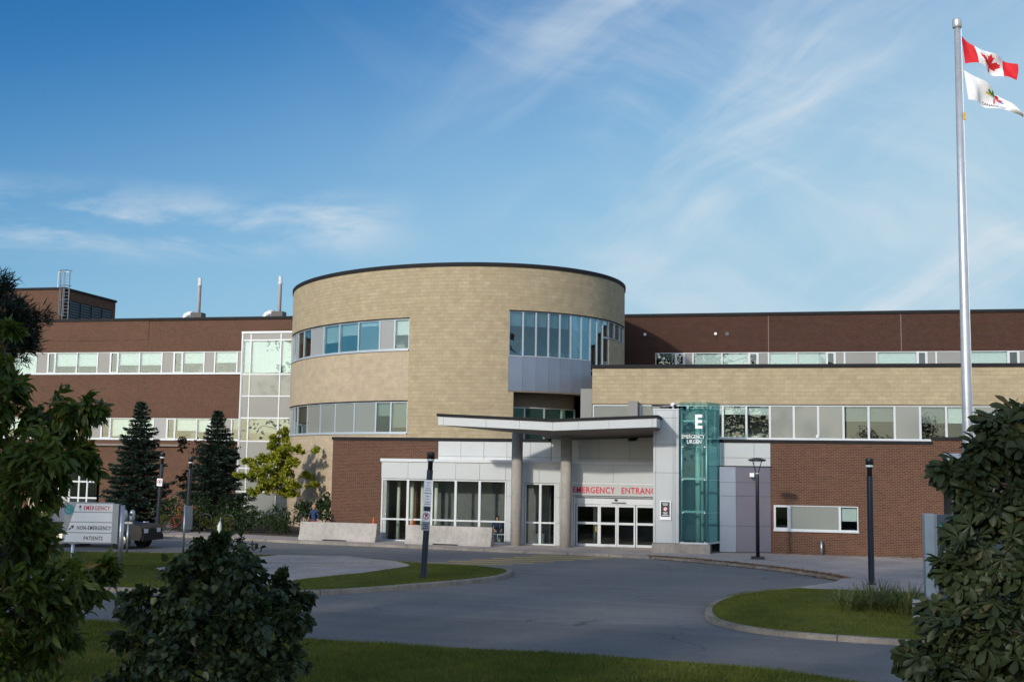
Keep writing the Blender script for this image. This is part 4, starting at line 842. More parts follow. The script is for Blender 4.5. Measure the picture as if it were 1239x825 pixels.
lamp_column(-19.72, 0.75, 0.112, 4.3, 'slim black light column with small no smoking plate, left of two', 0.03)
lamp_column(-18.6, 1.9, 0.112, 4.05, 'slim black light column without plate, right of two before the spruces', 0.02)
tl = lamp_column(0.94, -18.42, 0.127, 4.25, 'leaning black light column carrying parking signs on left island', 0.042)
def sign_plate(parent, w, h, z, y, mat='sign_white', x=0.0):
    return MB().box(x-w/2, x+w/2, y-0.006, y, z-h/2, z+h/2).build('sign_plate', mat, parent, bevel=0.003, local=True)
def ring(parent, r, z, y, mat, x=0.0, w=0.018):
    m = MB(); n = 24
    for k in range(n):
        a, b = 2*math.pi*k/n, 2*math.pi*(k+1)/n; m.face([(x+r*math.cos(a), y, z+r*math.sin(a)), (x+r*math.cos(b), y, z+r*math.sin(b)), (x+(r-w)*math.cos(b), y, z+(r-w)*math.sin(b)), (x+(r-w)*math.cos(a), y, z+(r-w)*math.sin(a))][::-1])
    return m.build('symbol', mat, parent, local=True)
ps = thing('parking_signs', (0.94, -18.42, 0.127), 'three stacked parking sign plates on the leaning light column', 'sign'); ps.rotation_euler = (0, 0.042, 0)
for z, kind in ((3.08, 'w'), (2.62, 'w'), (2.06, 'n'), (1.74, 'b')):
    p = sign_plate(ps, 0.30, 0.44 if kind == 'w' else (0.36 if kind == 'n' else 0.30), z, -0.112, 'sign_white' if kind != 'b' else 'zinc_panel')
    if kind == 'w':
        for dz, w in ((0.13, 0.12), (0.03, 0.06), (-0.07, 0.16), (-0.14, 0.2)): MB().box(-w/2+0.01, w/2+0.01, -0.121, -0.119, z+dz-0.012, z+dz+0.012).build('print_line', 'grille_grey', p, local=True)
    if kind == 'n':
        ring(p, 0.12, z+0.02, -0.120, 'red_letter', w=0.026); m = MB(); m.box(-0.03, -0.005, -0.122, -0.120, z-0.06, z+0.09).box(-0.005, 0.05, -0.122, -0.120, z+0.02, z+0.09); m.build('symbol', 'dark_letter', p, local=True)
        m = MB(); m.face([(-0.09, -0.123, z+0.10), (-0.075, -0.123, z+0.115), (0.09, -0.123, z-0.06), (0.075, -0.123, z-0.075)][::-1]); m.build('symbol', 'red_letter', p, local=True)
    if kind == 'b':
        for dz, w in ((0.06, 0.2), (-0.01, 0.16), (-0.08, 0.2)): MB().box(-w/2, w/2, -0.121, -0.119, z+dz-0.018, z+dz+0.018).build('print_line', 'navy', p, local=True)
ns = thing('no_smoking_sign', (-19.72, 0.75, 0.112), 'small white plate with red ring on the left light column', 'sign'); ns.rotation_euler = (0, 0.03, 0)
p = sign_plate(ns, 0.32, 0.40, 2.70, -0.112); ring(p, 0.13, 2.72, -0.120, 'red_letter', w=0.03); MB().box(-0.04, 0.05, -0.121, -0.119, 2.66, 2.78).build('symbol', 'dark_letter', p, local=True)

t5 = thing('street_lamp', (11.93, -4.73, 0.112), 'black lamp post with flat flared head before the mauve bay', 'lamp post')
MB().box(-0.28, 0.28, -0.28, 0.28, 0, 0.10).build('base_plate', 'pole_black', t5, bevel=0.02, local=True)
MB().lathe((0, 0, 0.10), [(0.085, 0), (0.075, 3.55), (0.06, 3.6)], 14).build('shaft', 'pole_black', t5, True, local=True)
MB().lathe((0, 0, 3.60), [(0.05, 0), (0.09, 0.1)], 12).build('collar', 'lens_white', t5, local=True)
m = MB()
for k in range(4): a = math.pi/4+k*math.pi/2; m.tube([(0.05*math.cos(a), 0.05*math.sin(a), 3.65), (0.27*math.cos(a), 0.27*math.sin(a), 4.22)], 0.018, 6)
m.build('arm', 'pole_black', t5, local=True); MB().lathe((0, 0, 4.20), [(0.30, 0), (0.38, 0.03), (0.38, 0.08), (0.1, 0.16)], 20).build('lamp_head', 'pole_black', t5, local=True)

# ------------------------------------------------------------------ direction sign
es = thing('direction_sign', (-9.23, -20.54, 0.127), 'white direction sign reading EMERGENCY on two grey posts, on left island', 'sign', None, R(9))
MB().lathe((0, 0, 0), [(0.085, 0), (0.085, 2.28)], 14).build('post', 'galvanised', es, True, local=True); MB().lathe((-1.70, 0.05, 0), [(0.06, 0), (0.06, 1.2)], 10).build('post', 'galvanised', es, True, local=True)
MB().box(-0.30, -0.09, -0.10, 0.06, 0.98, 2.32).build('end_panel', 'sign_grey', es, bevel=0.01, local=True)
MB().box(-2.05, -0.30, -0.04, 0.05, 0.96, 2.36).build('backing', 'sign_grey', es, bevel=0.01, local=True)
rows = [(2.04, 2.31, -1.60, -1.68), (1.70, 2.01, -1.69, -1.78), (1.34, 1.67, -1.79, -1.89), (1.01, 1.31, -1.90, -1.99)]
rp = []
for z0, z1, xa, xb in rows:
    m = MB(); A = [(xb, z0), (-0.32, z0), (-0.32, z1), (xa, z1)]
    m.face([(x, -0.06, z) for x, z in A]); m.face([(x, -0.043, z) for x, z in A[::-1]])
    for i in range(4): a, b = A[i], A[(i+1) % 4]; m.face([(a[0], -0.06, a[1]), (a[0], -0.043, a[1]), (b[0], -0.043, b[1]), (b[0], -0.06, b[1])])
    rp.append(m.build('sign_strip', 'sign_white', es, local=True))
def ltext(body, size, mat, parent, x, z, y, fit=1.0, bold=0.004):
    o = text(body, size, 'lettering', mat, None, (x, y, z), depth=0.002, bold=0.003, spacing=1.16); o.parent = parent
    xs_ = [v.co.x for v in o.data.vertices]; a, b = min(xs_), max(xs_)
    for v in o.data.vertices: v.co.x = x+(v.co.x-a)*fit/(b-a)
    return o
ltext('EMERGENCY', 0.20, 'red_letter', rp[0], -1.33, 2.10, -0.064, 0.92, 0.002); ltext('NON-EMERGENCY', 0.185, 'dark_letter', rp[2], -1.54, 1.43, -0.064, 1.20, 0.001); ltext('PATIENTS', 0.185, 'dark_letter', rp[3], -1.28, 1.08, -0.064, 0.66, 0.002)
def arrow(parent, x, z, s, ang, mat='dark_letter'):
    pts = [(-0.04, -0.5), (0.04, -0.5), (0.04, 0.05), (0.2, -0.1), (0.2, 0.12), (0.0, 0.4), (-0.2, 0.12), (-0.2, -0.1), (-0.04, 0.05)]
    ca, sa = math.cos(ang), math.sin(ang); m = MB(); m.face([(x+s*(a*ca-b*sa), -0.064, z+s*(a*sa+b*ca)) for a, b in pts]); return m.build('arrow', mat, parent, local=True)
arrow(rp[0], -1.46, 2.18, 0.22, 0); arrow(rp[2], -1.72, 1.50, 0.26, R(-45)); arrow(rp[2], -1.80, 1.44, 0.16, R(-45))
MB().lathe((-1.86, -0.06, 2.10), [(0.17, 0.0), (0.17, 0.015)], 24, 'y').build('logo', 'teal', es, local=True)
m = MB()
for k in range(10):
    a, b = R(60+k*24), R(60+(k+1)*24); m.face([(-1.86+r_*math.cos(q), -0.064, 2.10+r_*math.sin(q)) for r_, q in ((0.10, a), (0.10, b), (0.06, b), (0.06, a))][::-1])
m.build('logo_mark', 'zinc_panel', es, local=True)
# twin parking meter, plain board, distant plate
pm = thing('parking_meter', (-13.4, -13.0, 0.127), 'twin headed grey parking meter beside the direction sign', 'parking meter')
MB().lathe((0, 0, 0), [(0.04, 0), (0.04, 1.25)], 10).build('post', 'galvanised', pm, True, local=True); MB().box(-0.20, 0.20, -0.035, 0.035, 1.22, 1.30).build('yoke', 'galvanised', pm, local=True)
for s_ in (-1, 1):
    h = MB().lathe((s_*0.17, 0, 1.30), [(0.09, 0), (0.115, 0.10), (0.12, 0.30), (0.10, 0.42), (0.05, 0.49), (0.01, 0.50)], 14).build('meter_head', 'galvanised', pm, True, local=True)
    MB().lathe((s_*0.17, -0.125, 1.60), [(0.07, 0), (0.07, 0.02)], 14, 'y').build('dial', 'pole_black', h, local=True)
gb = thing('post_board', (-11.4, -12.0, 0.127), 'narrow grey board on a post seen edge on before the bush', 'sign')
MB().lathe((0, 0, 0), [(0.045, 0), (0.045, 2.0)], 10).build('post', 'galvanised', gb, True, local=True); MB().box(0.06, 0.36, -0.02, 0.02, 1.0, 1.98).build('board', 'sign_slate', gb, local=True)
hs = thing('post_sign', (-28.9, 3.6, 0.112), 'small white plate on a thin post before the left entrance glazing', 'sign')
MB().lathe((0, 0, 0), [(0.03, 0), (0.03, 2.4)], 8).build('post', 'galvanised', hs, local=True); p = sign_plate(hs, 0.32, 0.48, 2.25, -0.04)
for dz, w in ((0.12, 0.14), (0.0, 0.2), (-0.12, 0.18)): MB().box(-w/2, w/2, -0.05, -0.047, 2.25+dz-0.015, 2.25+dz+0.015).build('print_line', 'grille_grey', p, local=True)

# ------------------------------------------------------------------ monument sign at right
ms = thing('monument_sign', (16.75, -22.5, 0.105), 'slate blue monument sign with pale metal end post behind the chestnut', 'sign', None, R(6))
MB().box(-0.08, 0.17, -0.14, 0.14, 0, 2.68).build('end_post', 'sign_pale', ms, bevel=0.01, local=True); MB().box(0.18, 0.26, -0.10, 0.10, 0.25, 2.66).build('reveal', 'sign_grey', ms, local=True)
bd = MB().box(0.26, 2.6, -0.085, 0.085, 0.25, 2.66).build('board', 'sign_slate', ms, local=True); MB().box(2.61, 2.8, -0.14, 0.14, 0, 2.68).build('end_post', 'sign_pale', ms, bevel=0.01, local=True)
MB().lathe((0.47, -0.10, 2.27), [(0.17, 0), (0.17, 0.014)], 24, 'y').build('logo', 'teal', ms, local=True)
m = MB()
for k in range(10):
    a, b = R(60+k*24), R(60+(k+1)*24); m.face([(0.47+r_*math.cos(q), -0.104, 2.27+r_*math.sin(q)) for r_, q in ((0.11, a), (0.11, b), (0.05, b), (0.05, a))][::-1])
m.build('logo_mark', 'sign_slate', ms, local=True)
for z, w in ((1.62, 0.5), (1.28, 0.9), (0.72, 0.8)): MB().box(0.36, 0.36+w, -0.09, -0.086, z, z+0.07).build('print_line', 'sign_grey', bd, local=True)
cb = thing('concrete_stub', (16.3, -24.3, 0.105), 'low pale concrete block standing in the grass before the lilies', 'block')
MB().prism([(-0.16, -0.14), (0.16, -0.14), (0.16, 0.14), (-0.16, 0.14)], 0, 0.48).build('body', 'concrete_barrier', cb, bevel=0.03, local=True); MB().box(-0.18, 0.18, -0.16, 0.16, -0.02, 0.05).build('footing', 'concrete_plinth', cb, local=True)

# ------------------------------------------------------------------ foliage tools
def npmesh(name, V, F, smooth=False):
    me = bpy.data.meshes.new(name); n, m, k = len(V), len(F), F.shape[1]
    me.vertices.add(n); me.vertices.foreach_set('co', np.ascontiguousarray(V, dtype=np.float32).ravel())
    me.loops.add(m*k); me.loops.foreach_set('vertex_index', np.ascontiguousarray(F, dtype=np.int32).ravel())
    me.polygons.add(m); me.polygons.foreach_set('loop_start', np.arange(0, m*k, k, dtype=np.int32)); me.polygons.foreach_set('loop_total', np.full(m, k, dtype=np.int32))
    me.update(calc_edges=True); return me
def blade_leaf(w, cup=0.05, droop=0.1, lo=0.28, hi=0.62, w2=None):
    w2 = w2 or w*0.95
    V = np.array([(0, 0, 0), (w, lo, cup), (w2, hi, cup*0.7), (0, 1, -droop), (-w2, hi, cup*0.7), (-w, lo, cup), (0, 0.5, -0.02)], float)
    return V, np.array([(0, 1, 6), (1, 2, 6), (2, 3, 6), (3, 4, 6), (4, 5, 6), (5, 0, 6)])
def rhomb(w): return np.array([(0, 0, 0), (w, 0.45, 0.04), (0, 1, 0), (-w, 0.45, 0.04)], float), np.array([(0, 1, 2), (0, 2, 3)])
def palmate(nl=7):
    Vs, Fs, o = [], [], 0
    out = [(0, 0, 0), (0.07, 0.25, 0.02), (0.16, 0.55, 0.03), (0.20, 0.76, 0.02), (0.13, 0.93, -0.03), (0, 1.04, -0.07), (-0.13, 0.93, -0.03), (-0.20, 0.76, 0.02), (-0.16, 0.55, 0.03), (-0.07, 0.25, 0.02), (0, 0.6, -0.025)]
    v = np.array(out, float); f = np.array([(i, (i+1) % 10, 10) for i in range(10)])
    for k in range(nl):
        a = R(-115+230*k/(nl-1)); L = 1.0-0.40*abs(k-(nl-1)/2)/((nl-1)/2)
        c, s = math.cos(a), math.sin(a); q = v*L; Vs.append(np.stack([q[:, 0]*c+q[:, 1]*s, -q[:, 0]*s+q[:, 1]*c, q[:, 2]-0.22*q[:, 1]**2], 1)); Fs.append(f+o); o += len(v)
    return np.concatenate(Vs), np.concatenate(Fs)
def unit(a): return a/np.maximum(np.linalg.norm(a, axis=1, keepdims=True), 1e-6)
def frames(d, n):
    y = unit(d); n = n-(n*y).sum(1, keepdims=True)*y; z = unit(n); x = np.cross(y, z); return x, y, z
def scatter(leaf, pos, d, n, size):
    v, f = leaf; x, y, z = frames(d, n); s = size[:, None, None]
    P = pos[:, None, :]+s*(v[None, :, 0:1]*x[:, None, :]+v[None, :, 1:2]*y[:, None, :]+v[None, :, 2:3]*z[:, None, :])
    F = f[None]+(np.arange(len(pos))*len(v))[:, None, None]; return P.reshape(-1, 3), F.reshape(-1, f.shape[1])
def rdir(n): return unit(rng.normal(size=(n, 3)))
CAMP = np.array([12.52, -57.28, 3.9])
def near_first(pos):
    d = pos-CAMP; D = d@np.array(fw); px = 619.5+1416*(d@np.array(rt))/D; py = 412.5-1416*(d@np.array(up))/D
    ok = (D > 1) & (px > -5) & (px < 1245) & (py > -5) & (py < 830); key = np.where(ok, D, 1e9); return np.argsort(key), int(ok.sum())
def crown(root, pos, d, n, size, leaf, mat, nobj=0, base=None, name='crown'):
    off = np.array(wloc(root)); idx = np.arange(len(pos))
    if nobj:
        order, cnt = near_first(pos); take = order[:min(nobj, cnt)]; idx = order[min(nobj, cnt):]
        me = npmesh('leaf', leaf[0], leaf[1]); me.materials.append(MATS[mat]); x, y, z = frames(d[take], n[take])
        for k, i in enumerate(take):
            o = bpy.data.objects.new('leaf', me); COL.objects.link(o); o.parent = root; p = pos[i]-off; s = size[i]
            o.matrix_local = Matrix(((x[k, 0]*s, y[k, 0]*s, z[k, 0]*s, p[0]), (x[k, 1]*s, y[k, 1]*s, z[k, 1]*s, p[1]), (x[k, 2]*s, y[k, 2]*s, z[k, 2]*s, p[2]), (0, 0, 0, 1)))
    V, F = scatter(leaf, pos[idx], d[idx], n[idx], size[idx]); o = link(name, npmesh(name, V-off, F), mat, root)
    if nobj: o['kind'] = 'stuff'
    return o
def clumped(clumps, per, twigs=14, flat=0.85, lenj=(0.65, 1.15), droop=0.25, dens=None):
    """leaf places along random twigs in each clump -> positions, leaf directions, normals, twig segments"""
    P, D, N, S = [], [], [], []
    for c in clumps:
        c0 = np.array(c[:3]); r = c[3]; k = max(4, int(twigs*(c[4] if len(c) > 4 else 1))); e = rdir(k)*np.array([1, 1, flat])*(r*rng.uniform(*lenj, size=(k, 1)))
        nl = max(2, int(per*(c[4] if len(c) > 4 else 1)/k))
        for q in e:
            t = rng.uniform(0.25, 1.0, nl)**0.7; p = c0+q*t[:, None]+rng.normal(size=(nl, 3))*r*0.10; P.append(p)
            dd = unit(q[None]*0.8/np.linalg.norm(q)+rng.normal(size=(nl, 3))*0.6+np.array([0, 0, -droop])); D.append(dd)
            N.append(unit(rng.normal(size=(nl, 3))*0.6+np.array([0, 0, 0.9]))); S.append((c0, c0+q))
    return np.concatenate(P), np.concatenate(D), np.concatenate(N), S
def limbs(root, trunk, clumps, segs, mat, r0_, r_limb=0.05, r_twig=0.008, ntw=None):
    MB().tube(trunk, [r0_*(1-0.75*i/(len(trunk)-1)) for i in range(len(trunk))], 10).build('trunk', mat, root, True)
    tp = [Vector(p) for i in range(len(trunk)-1) for p in [tuple(Vector(trunk[i]).lerp(Vector(trunk[i+1]), k/6)) for k in range(6)]]
    m = MB()
    for c in clumps:
        cv = Vector(c[:3]); st = min(tp, key=lambda p: (p-cv).length+max(0, p.z-cv.z+0.15)*3); mid = st.lerp(cv, 0.5)+Vector((0, 0, -0.06*(cv-st).length)); m.tube([st, mid, cv], [r_limb, r_limb*0.7, r_limb*0.35], 6, False)
    for a, b in (segs if ntw is None else random.sample(segs, min(ntw, len(segs)))): m.tube([tuple(a), tuple(b)], [r_twig, r_twig*0.4], 4, False)
    m.build('branches', mat, root, True)['kind'] = 'stuff'

LEAF_ASH = blade_leaf(0.17, 0.05, 0.16, 0.3, 0.6); LEAF_HEART = blade_leaf(0.36, 0.08, 0.14, 0.22, 0.55, 0.30); LEAF_PALM = palmate(6); LEAF_OVAL = blade_leaf(0.28); RH = rhomb(0.3); NEEDLE = rhomb(0.11)

# near tree at the left edge
lt = thing('leafy_tree', (3.9, -46.5, 0.07), 'leafy green tree with long pointed leaves at the left edge of the view', 'tree')
C1 = [(4.72, -45.70, 4.37)+(0.34,), (5.18, -45.80, 4.44)+(0.22,), (4.61, -46.13, 4.00)+(0.48,), (5.09, -45.72, 3.87)+(0.26, 0.55), (4.87, -46.28, 3.52)+(0.42,), (4.84, -46.49, 2.98)+(0.52,), (4.82, -46.08, 3.05)+(0.30,), (5.21, -46.00, 2.61)+(0.36,), (5.05, -46.44, 2.31)+(0.62,), (5.28, -45.78, 2.59)+(0.24,), (4.35, -46.29, 2.65)+(0.7,), (4.91, -46.47, 1.86)+(0.55,), (4.31, -45.99, 4.58)+(0.30,), (4.26, -45.90, 5.03)+(0.13, 0.4), (4.31, -45.89, 5.30)+(0.07, 0.22), (5.16, -45.60, 4.01)+(0.13, 0.35), (4.12, -46.24, 3.86)+(0.7,), (4.23, -46.42, 1.65)+(0.8,), (3.43, -45.98, 4.86)+(0.6,), (5.55, -45.82, 2.76)+(0.10, 0.3), (5.14, -46.42, 3.87)+(0.3,), (5.14, -46.11, 2.11)+(0.3, 0.7), (4.92, -46.27, 1.16)+(0.6,), (3.59, -46.36, 2.80)+(0.7,)]
rng = np.random.default_rng(40)
P, D, N, S = clumped(C1, 560, 16, droop=0.75)
tk = [(3.75, -46.5, 0.05), (3.8, -46.45, 1.2), (3.85, -46.4, 2.2), (3.9, -46.35, 3.0), (4.0, -46.3, 3.7)]
limbs(lt, tk, C1, S, 'bark', 0.11, 0.022, 0.006)
crown(lt, P, D, N, rng.uniform(0.10, 0.19, len(P)), LEAF_ASH, 'leaf_ash', 300)
for a, b in (((5.44, -45.84, 2.55), (5.71, -45.68, 2.78)), ((4.36, -45.98, 4.67), (4.46, -45.86, 4.91)), ((4.30, -45.99, 4.74), (4.55, -46.04, 4.67)), ((5.41, -45.95, 2.27), (5.69, -45.68, 2.68))): MB().tube([a, b], [0.010, 0.004], 5).build('branch', 'bark', lt)

# pine reaching in at the upper left
pt = thing('pine_tree', (2.5, -45.2, 0.07), 'dark pine with needle tufts reaching in at the upper left edge', 'tree')
PC = [(3.83, -44.87, 5.66), (3.66, -44.80, 5.53), (3.67, -45.01, 5.58), (3.77, -44.88, 5.35), (3.68, -45.11, 5.37), (3.68, -44.90, 5.23), (3.42, -44.86, 5.88), (3.61, -45.12, 5.57), (3.44, -45.06, 5.45), (3.43, -44.75, 5.78), (3.92, -45.05, 5.51), (3.43, -44.96, 5.26), (3.52, -44.94, 5.07), (3.19, -44.91, 5.82), (3.31, -45.09, 5.20), (3.18, -45.01, 5.56), (3.78, -45.08, 5.67), (3.74, -45.20, 5.20), (3.28, -44.79, 6.04), (3.37, -44.97, 5.01), (3.05, -45.04, 6.01), (2.91, -44.97, 6.33), (2.98, -45.16, 5.09), (2.78, -45.10, 5.70), (3.75, -44.68, 5.32)]
V0 = []; pos = []; dd = []
for c in PC:
    for q in range(4):
        k = 62; e = rdir(k)+np.array([0.35, 0.1, 0.05]); pos.append(np.array(c)[None]+rng.normal(size=(k, 3))*0.045+rng.normal(size=(1, 3))*0.075); dd.append(unit(e))
pos = np.concatenate(pos); dd = np.concatenate(dd)
crown(pt, pos, dd, rdir(len(pos)), rng.uniform(0.10, 0.17, len(pos)), rhomb(0.05), 'needle_pine')
tk = [(2.3, -45.3, 0.05), (2.35, -45.3, 3.5), (2.4, -45.25, 6.0), (2.5, -45.2, 7.6)]
limbs(pt, tk, [tuple(c)+(0.1,) for c in PC], [], 'bark', 0.14, 0.02)

# lilac-like bush, near, lower left
lb = thing('broadleaf_bush', (7.0, -46.1, 0.07), 'dense dark green rounded bush in the foreground at lower left', 'bush')
C2 = [(6.96, -46.22, 3.00)+(0.16,), (6.77, -46.26, 2.73)+(0.30,), (7.23, -46.06, 2.73)+(0.30,), (7.59, -45.88, 2.60)+(0.22,), (7.78, -46.04, 2.34)+(0.24,), (6.41, -46.34, 2.44)+(0.30,), (7.11, -46.50, 2.41)+(0.42,), (7.55, -46.30, 2.20)+(0.42,), (6.32, -46.37, 2.03)+(0.30,), (6.85, -46.55, 1.97)+(0.42,), (7.37, -46.44, 1.74)+(0.45,), (7.71, -46.06, 1.93)+(0.26,), (6.84, -45.63, 2.77)+(0.4,), (6.27, -46.38, 1.67)+(0.3,), (7.65, -46.07, 1.45)+(0.4,), (6.87, -46.45, 1.32)+(0.5,), (6.36, -45.74, 2.16)+(0.4,), (7.03, -45.39, 2.32)+(0.45,), (7.03, -46.21, 0.88)+(0.5,), (7.59, -45.88, 0.84)+(0.4,), (6.31, -46.37, 0.95)+(0.4,), (7.81, -45.83, 2.52)+(0.10, 0.4), (7.06, -46.20, 3.11)+(0.08, 0.5), (6.47, -46.13, 2.17)+(0.36,), (6.78, -45.96, 2.60)+(0.34,), (7.05, -46.61, 2.06)+(0.4,), (7.46, -46.32, 2.40)+(0.3,)]
rng = np.random.default_rng(41)
P, D, N, S = clumped(C2, 720, 18, droop=0.6)
limbs(lb, [(6.98, -46.1, 0.05), (7.0, -46.1, 0.8), (7.02, -46.1, 1.7), (7.05, -46.1, 2.6)], C2, S, 'bark_grey', 0.06, 0.018, 0.005)
crown(lb, P, D, N, rng.uniform(0.055, 0.108, len(P)), LEAF_HEART, 'leaf_lilac', 300)

# horse chestnut at the right edge
ct = thing('chestnut_tree', (15.3, -45.4, 0.07), 'broad palmate leaved chestnut tree at the right edge', 'tree')
C3 = [(14.68, -45.33, 4.32)+(0.17,), (14.88, -45.18, 4.49)+(0.16,), (14.36, -45.40, 3.91)+(0.16,), (14.19, -45.44, 3.95)+(0.07, 0.5), (14.60, -45.25, 4.05)+(0.18,), (14.88, -45.29, 4.01)+(0.3,), (14.49, -45.37, 3.60)+(0.24,), (14.74, -45.52, 3.55)+(0.32,), (14.36, -45.20, 3.37)+(0.16,), (14.21, -45.64, 3.01)+(0.20,), (14.51, -45.78, 3.11)+(0.40,), (14.16, -45.45, 2.65)+(0.22,), (14.26, -45.73, 2.43)+(0.32,), (14.55, -45.87, 2.53)+(0.42,), (13.88, -45.71, 2.26)+(0.17, 0.7), (14.03, -45.78, 2.09)+(0.26,), (14.36, -45.91, 2.06)+(0.4,), (14.86, -45.60, 3.03)+(0.45,), (14.85, -45.70, 2.23)+(0.45,), (13.76, -45.64, 2.24)+(0.07, 0.35), (14.00, -45.48, 2.53)+(0.10, 0.45), (14.36, -45.50, 3.71)+(0.14, 0.6), (15.13, -45.44, 3.71)+(0.5,), (15.25, -45.41, 2.80)+(0.6,), (15.21, -45.21, 4.65)+(0.4,), (14.51, -45.78, 1.57)+(0.5,), (13.95, -45.70, 1.59)+(0.35,), (14.46, -45.38, 4.12)+(0.09, 0.5), (15.45, -44.75, 4.19)+(0.5,), (15.68, -44.90, 3.39)+(0.55,), (15.69, -45.00, 2.31)+(0.6,), (15.28, -44.38, 3.36)+(0.5,), (15.35, -44.26, 2.36)+(0.55,), (15.65, -44.91, 4.67)+(0.4,)]
rng = np.random.default_rng(42)
P, D, N, S = clumped(C3, 70, 12, droop=0.6)
limbs(ct, [(15.35, -45.4, 0.05), (15.3, -45.4, 1.5), (15.2, -45.4, 3.0), (15.15, -45.4, 3.7), (15.1, -45.4, 4.2)], C3, S, 'bark', 0.12, 0.022, 0.006)
N = unit(N+np.array([-0.15, -0.55, 0.2]))
crown(ct, P, D, N, rng.uniform(0.14, 0.235, len(P)), LEAF_PALM, 'leaf_chestnut', 300)

# spruces
def spruce(x, y, H, W_, label, seed):
    global rng
    rng = np.random.default_rng(seed); s = thing('spruce_tree', (x, y, 0.15), label, 'tree', 'spruces before the left wing')
    MB().tube([(x, y, 0.1), (x, y, H*0.5), (x, y, H)], [0.14, 0.08, 0.015], 8).build('trunk', 'bark', s, True)
    pos, dd = [], []; m = MB(); z = 0.35
    while z < H-0.1:
        L = W_*(1-z/H)**0.80*rng.uniform(0.78, 1.12); k = 9 if z < H*0.7 else 6; a0 = rng.uniform(0, 6.28)
        for b in range(k):
            a = a0+6.283*b/k+rng.uniform(-.2, .2); Lb = max(0.12, L*rng.uniform(0.6, 1.22)); n = max(3, int(Lb*9)); t = np.linspace(0.08, 1, n)
            px = x+np.cos(a)*Lb*t; py = y+np.sin(a)*Lb*t; pz = z+0.15-0.30*Lb*t+0.26*Lb*t**2.2
            m.tube([(px[0], py[0], pz[0]), (px[-1], py[-1], pz[-1])], [0.014, 0.005], 3, False)
            br_ = np.stack([px, py, pz], 1); side = np.array([-math.sin(a), math.cos(a), 0]); outd = np.array([math.cos(a), math.sin(a), 0.05])
            for i in range(n):
                tw_ = 0.34*Lb*(1-t[i]*0.7)
                for sgn in (-1, 1, 0):
                    c = 6; u = rng.uniform(0, 1, (c, 1)); q = br_[i]+(side*sgn*tw_+outd*tw_*0.7)*u+rng.normal(size=(c, 3))*0.035+np.array([0, 0, -0.10])*u*tw_*2
                    pos.append(q); dd.append(unit((side*sgn*0.8+outd)[None]+rng.normal(size=(c, 3))*0.45+np.array([0, 0, -0.12])))
        z += 0.20+0.10*(1-z/H)
    pos = np.concatenate(pos); dd = np.concatenate(dd); m.build('branches', 'bark', s)['kind'] = 'stuff'
    crown(s, pos, dd, rdir(len(pos)), rng.uniform(0.13, 0.24, len(pos)), rhomb(0.17), 'needle_spruce')
spruce(-25.2, 8.0, 7.55, 2.35, 'tall dark spruce, the left one, behind the light columns', 3)
spruce(-20.05, 8.0, 6.9, 2.5, 'broad dark spruce, the right one, beside the yellow tree', 5)
rng = np.random.default_rng(23)

# yellow-green young tree, bronze tree in the shade, shrubs
yt = thing('yellow_tree', (-15.0, 5.5, 0.15), 'young yellow green tree with tiered branches before the tower', 'tree')
C4 = []
for px_, pz_, rr, dn in ((0.1, 5.35, .42, .6), (0.45, 5.7, .30, .35), (-0.35, 4.75, .5, .8), (0.7, 4.7, .5, .8), (1.5, 4.75, .36, .5), (-1.1, 4.2, .5, .8), (0.2, 4.2, .6, 1), (1.25, 4.05, .42, .6), (-1.75, 3.95, .36, .5), (-0.55, 3.6, .6, 1), (0.6, 3.6, .6, 1), (1.6, 3.25, .42, .5), (2.05, 4.75, .25, .3), (-1.35, 3.2, .5, .8), (-2.0, 3.15, .34, .4), (0.1, 3.0, .6, 1), (1.05, 2.8, .45, .7), (1.9, 2.75, .28, .35), (-0.7, 2.6, .5, .8), (0.3, 2.3, .5, .7), (-1.2, 2.35, .35, .5), (1.1, 2.25, .3, .4)):
    C4.append((-15.0+px_*0.98, 5.5+px_*0.1+random.uniform(-.8, .8), pz_, rr, dn))
C4 = [(a, b, c, d*1.15, e) for a, b, c, d, e in C4]
P, D, N, S = clumped(C4, 1000, 16, 0.5, droop=0.3)
limbs(yt, [(-15.05, 5.5, 0.1), (-15.0, 5.5, 1.8), (-15.0, 5.5, 3.5), (-14.95, 5.5, 5.3)], C4, S, 'bark_grey', 0.07, 0.02, 0.006)
crown(yt, P, D, N, rng.uniform(0.12, 0.22, len(P)), LEAF_OVAL, 'leaf_yellow')
bt = thing('bronze_tree', (-22.9, 12.0, 0.15), 'dull bronze leaved small tree in shade between the two spruces', 'tree')
C5 = [(-22.9+random.uniform(-1.6, 1.6), 12+random.uniform(-1, 1), random.uniform(2.2, 5.0), random.uniform(.5, .8)) for k in range(16)]
P, D, N, S = clumped(C5, 260, 10); limbs(bt, [(-22.9, 12, 0.1), (-22.9, 12, 2.2), (-22.8, 12, 4.4)], C5, S, 'bark', 0.08, 0.025, 0.008); crown(bt, P, D, N, rng.uniform(0.12, 0.2, len(P)), LEAF_OVAL, 'leaf_bronze')
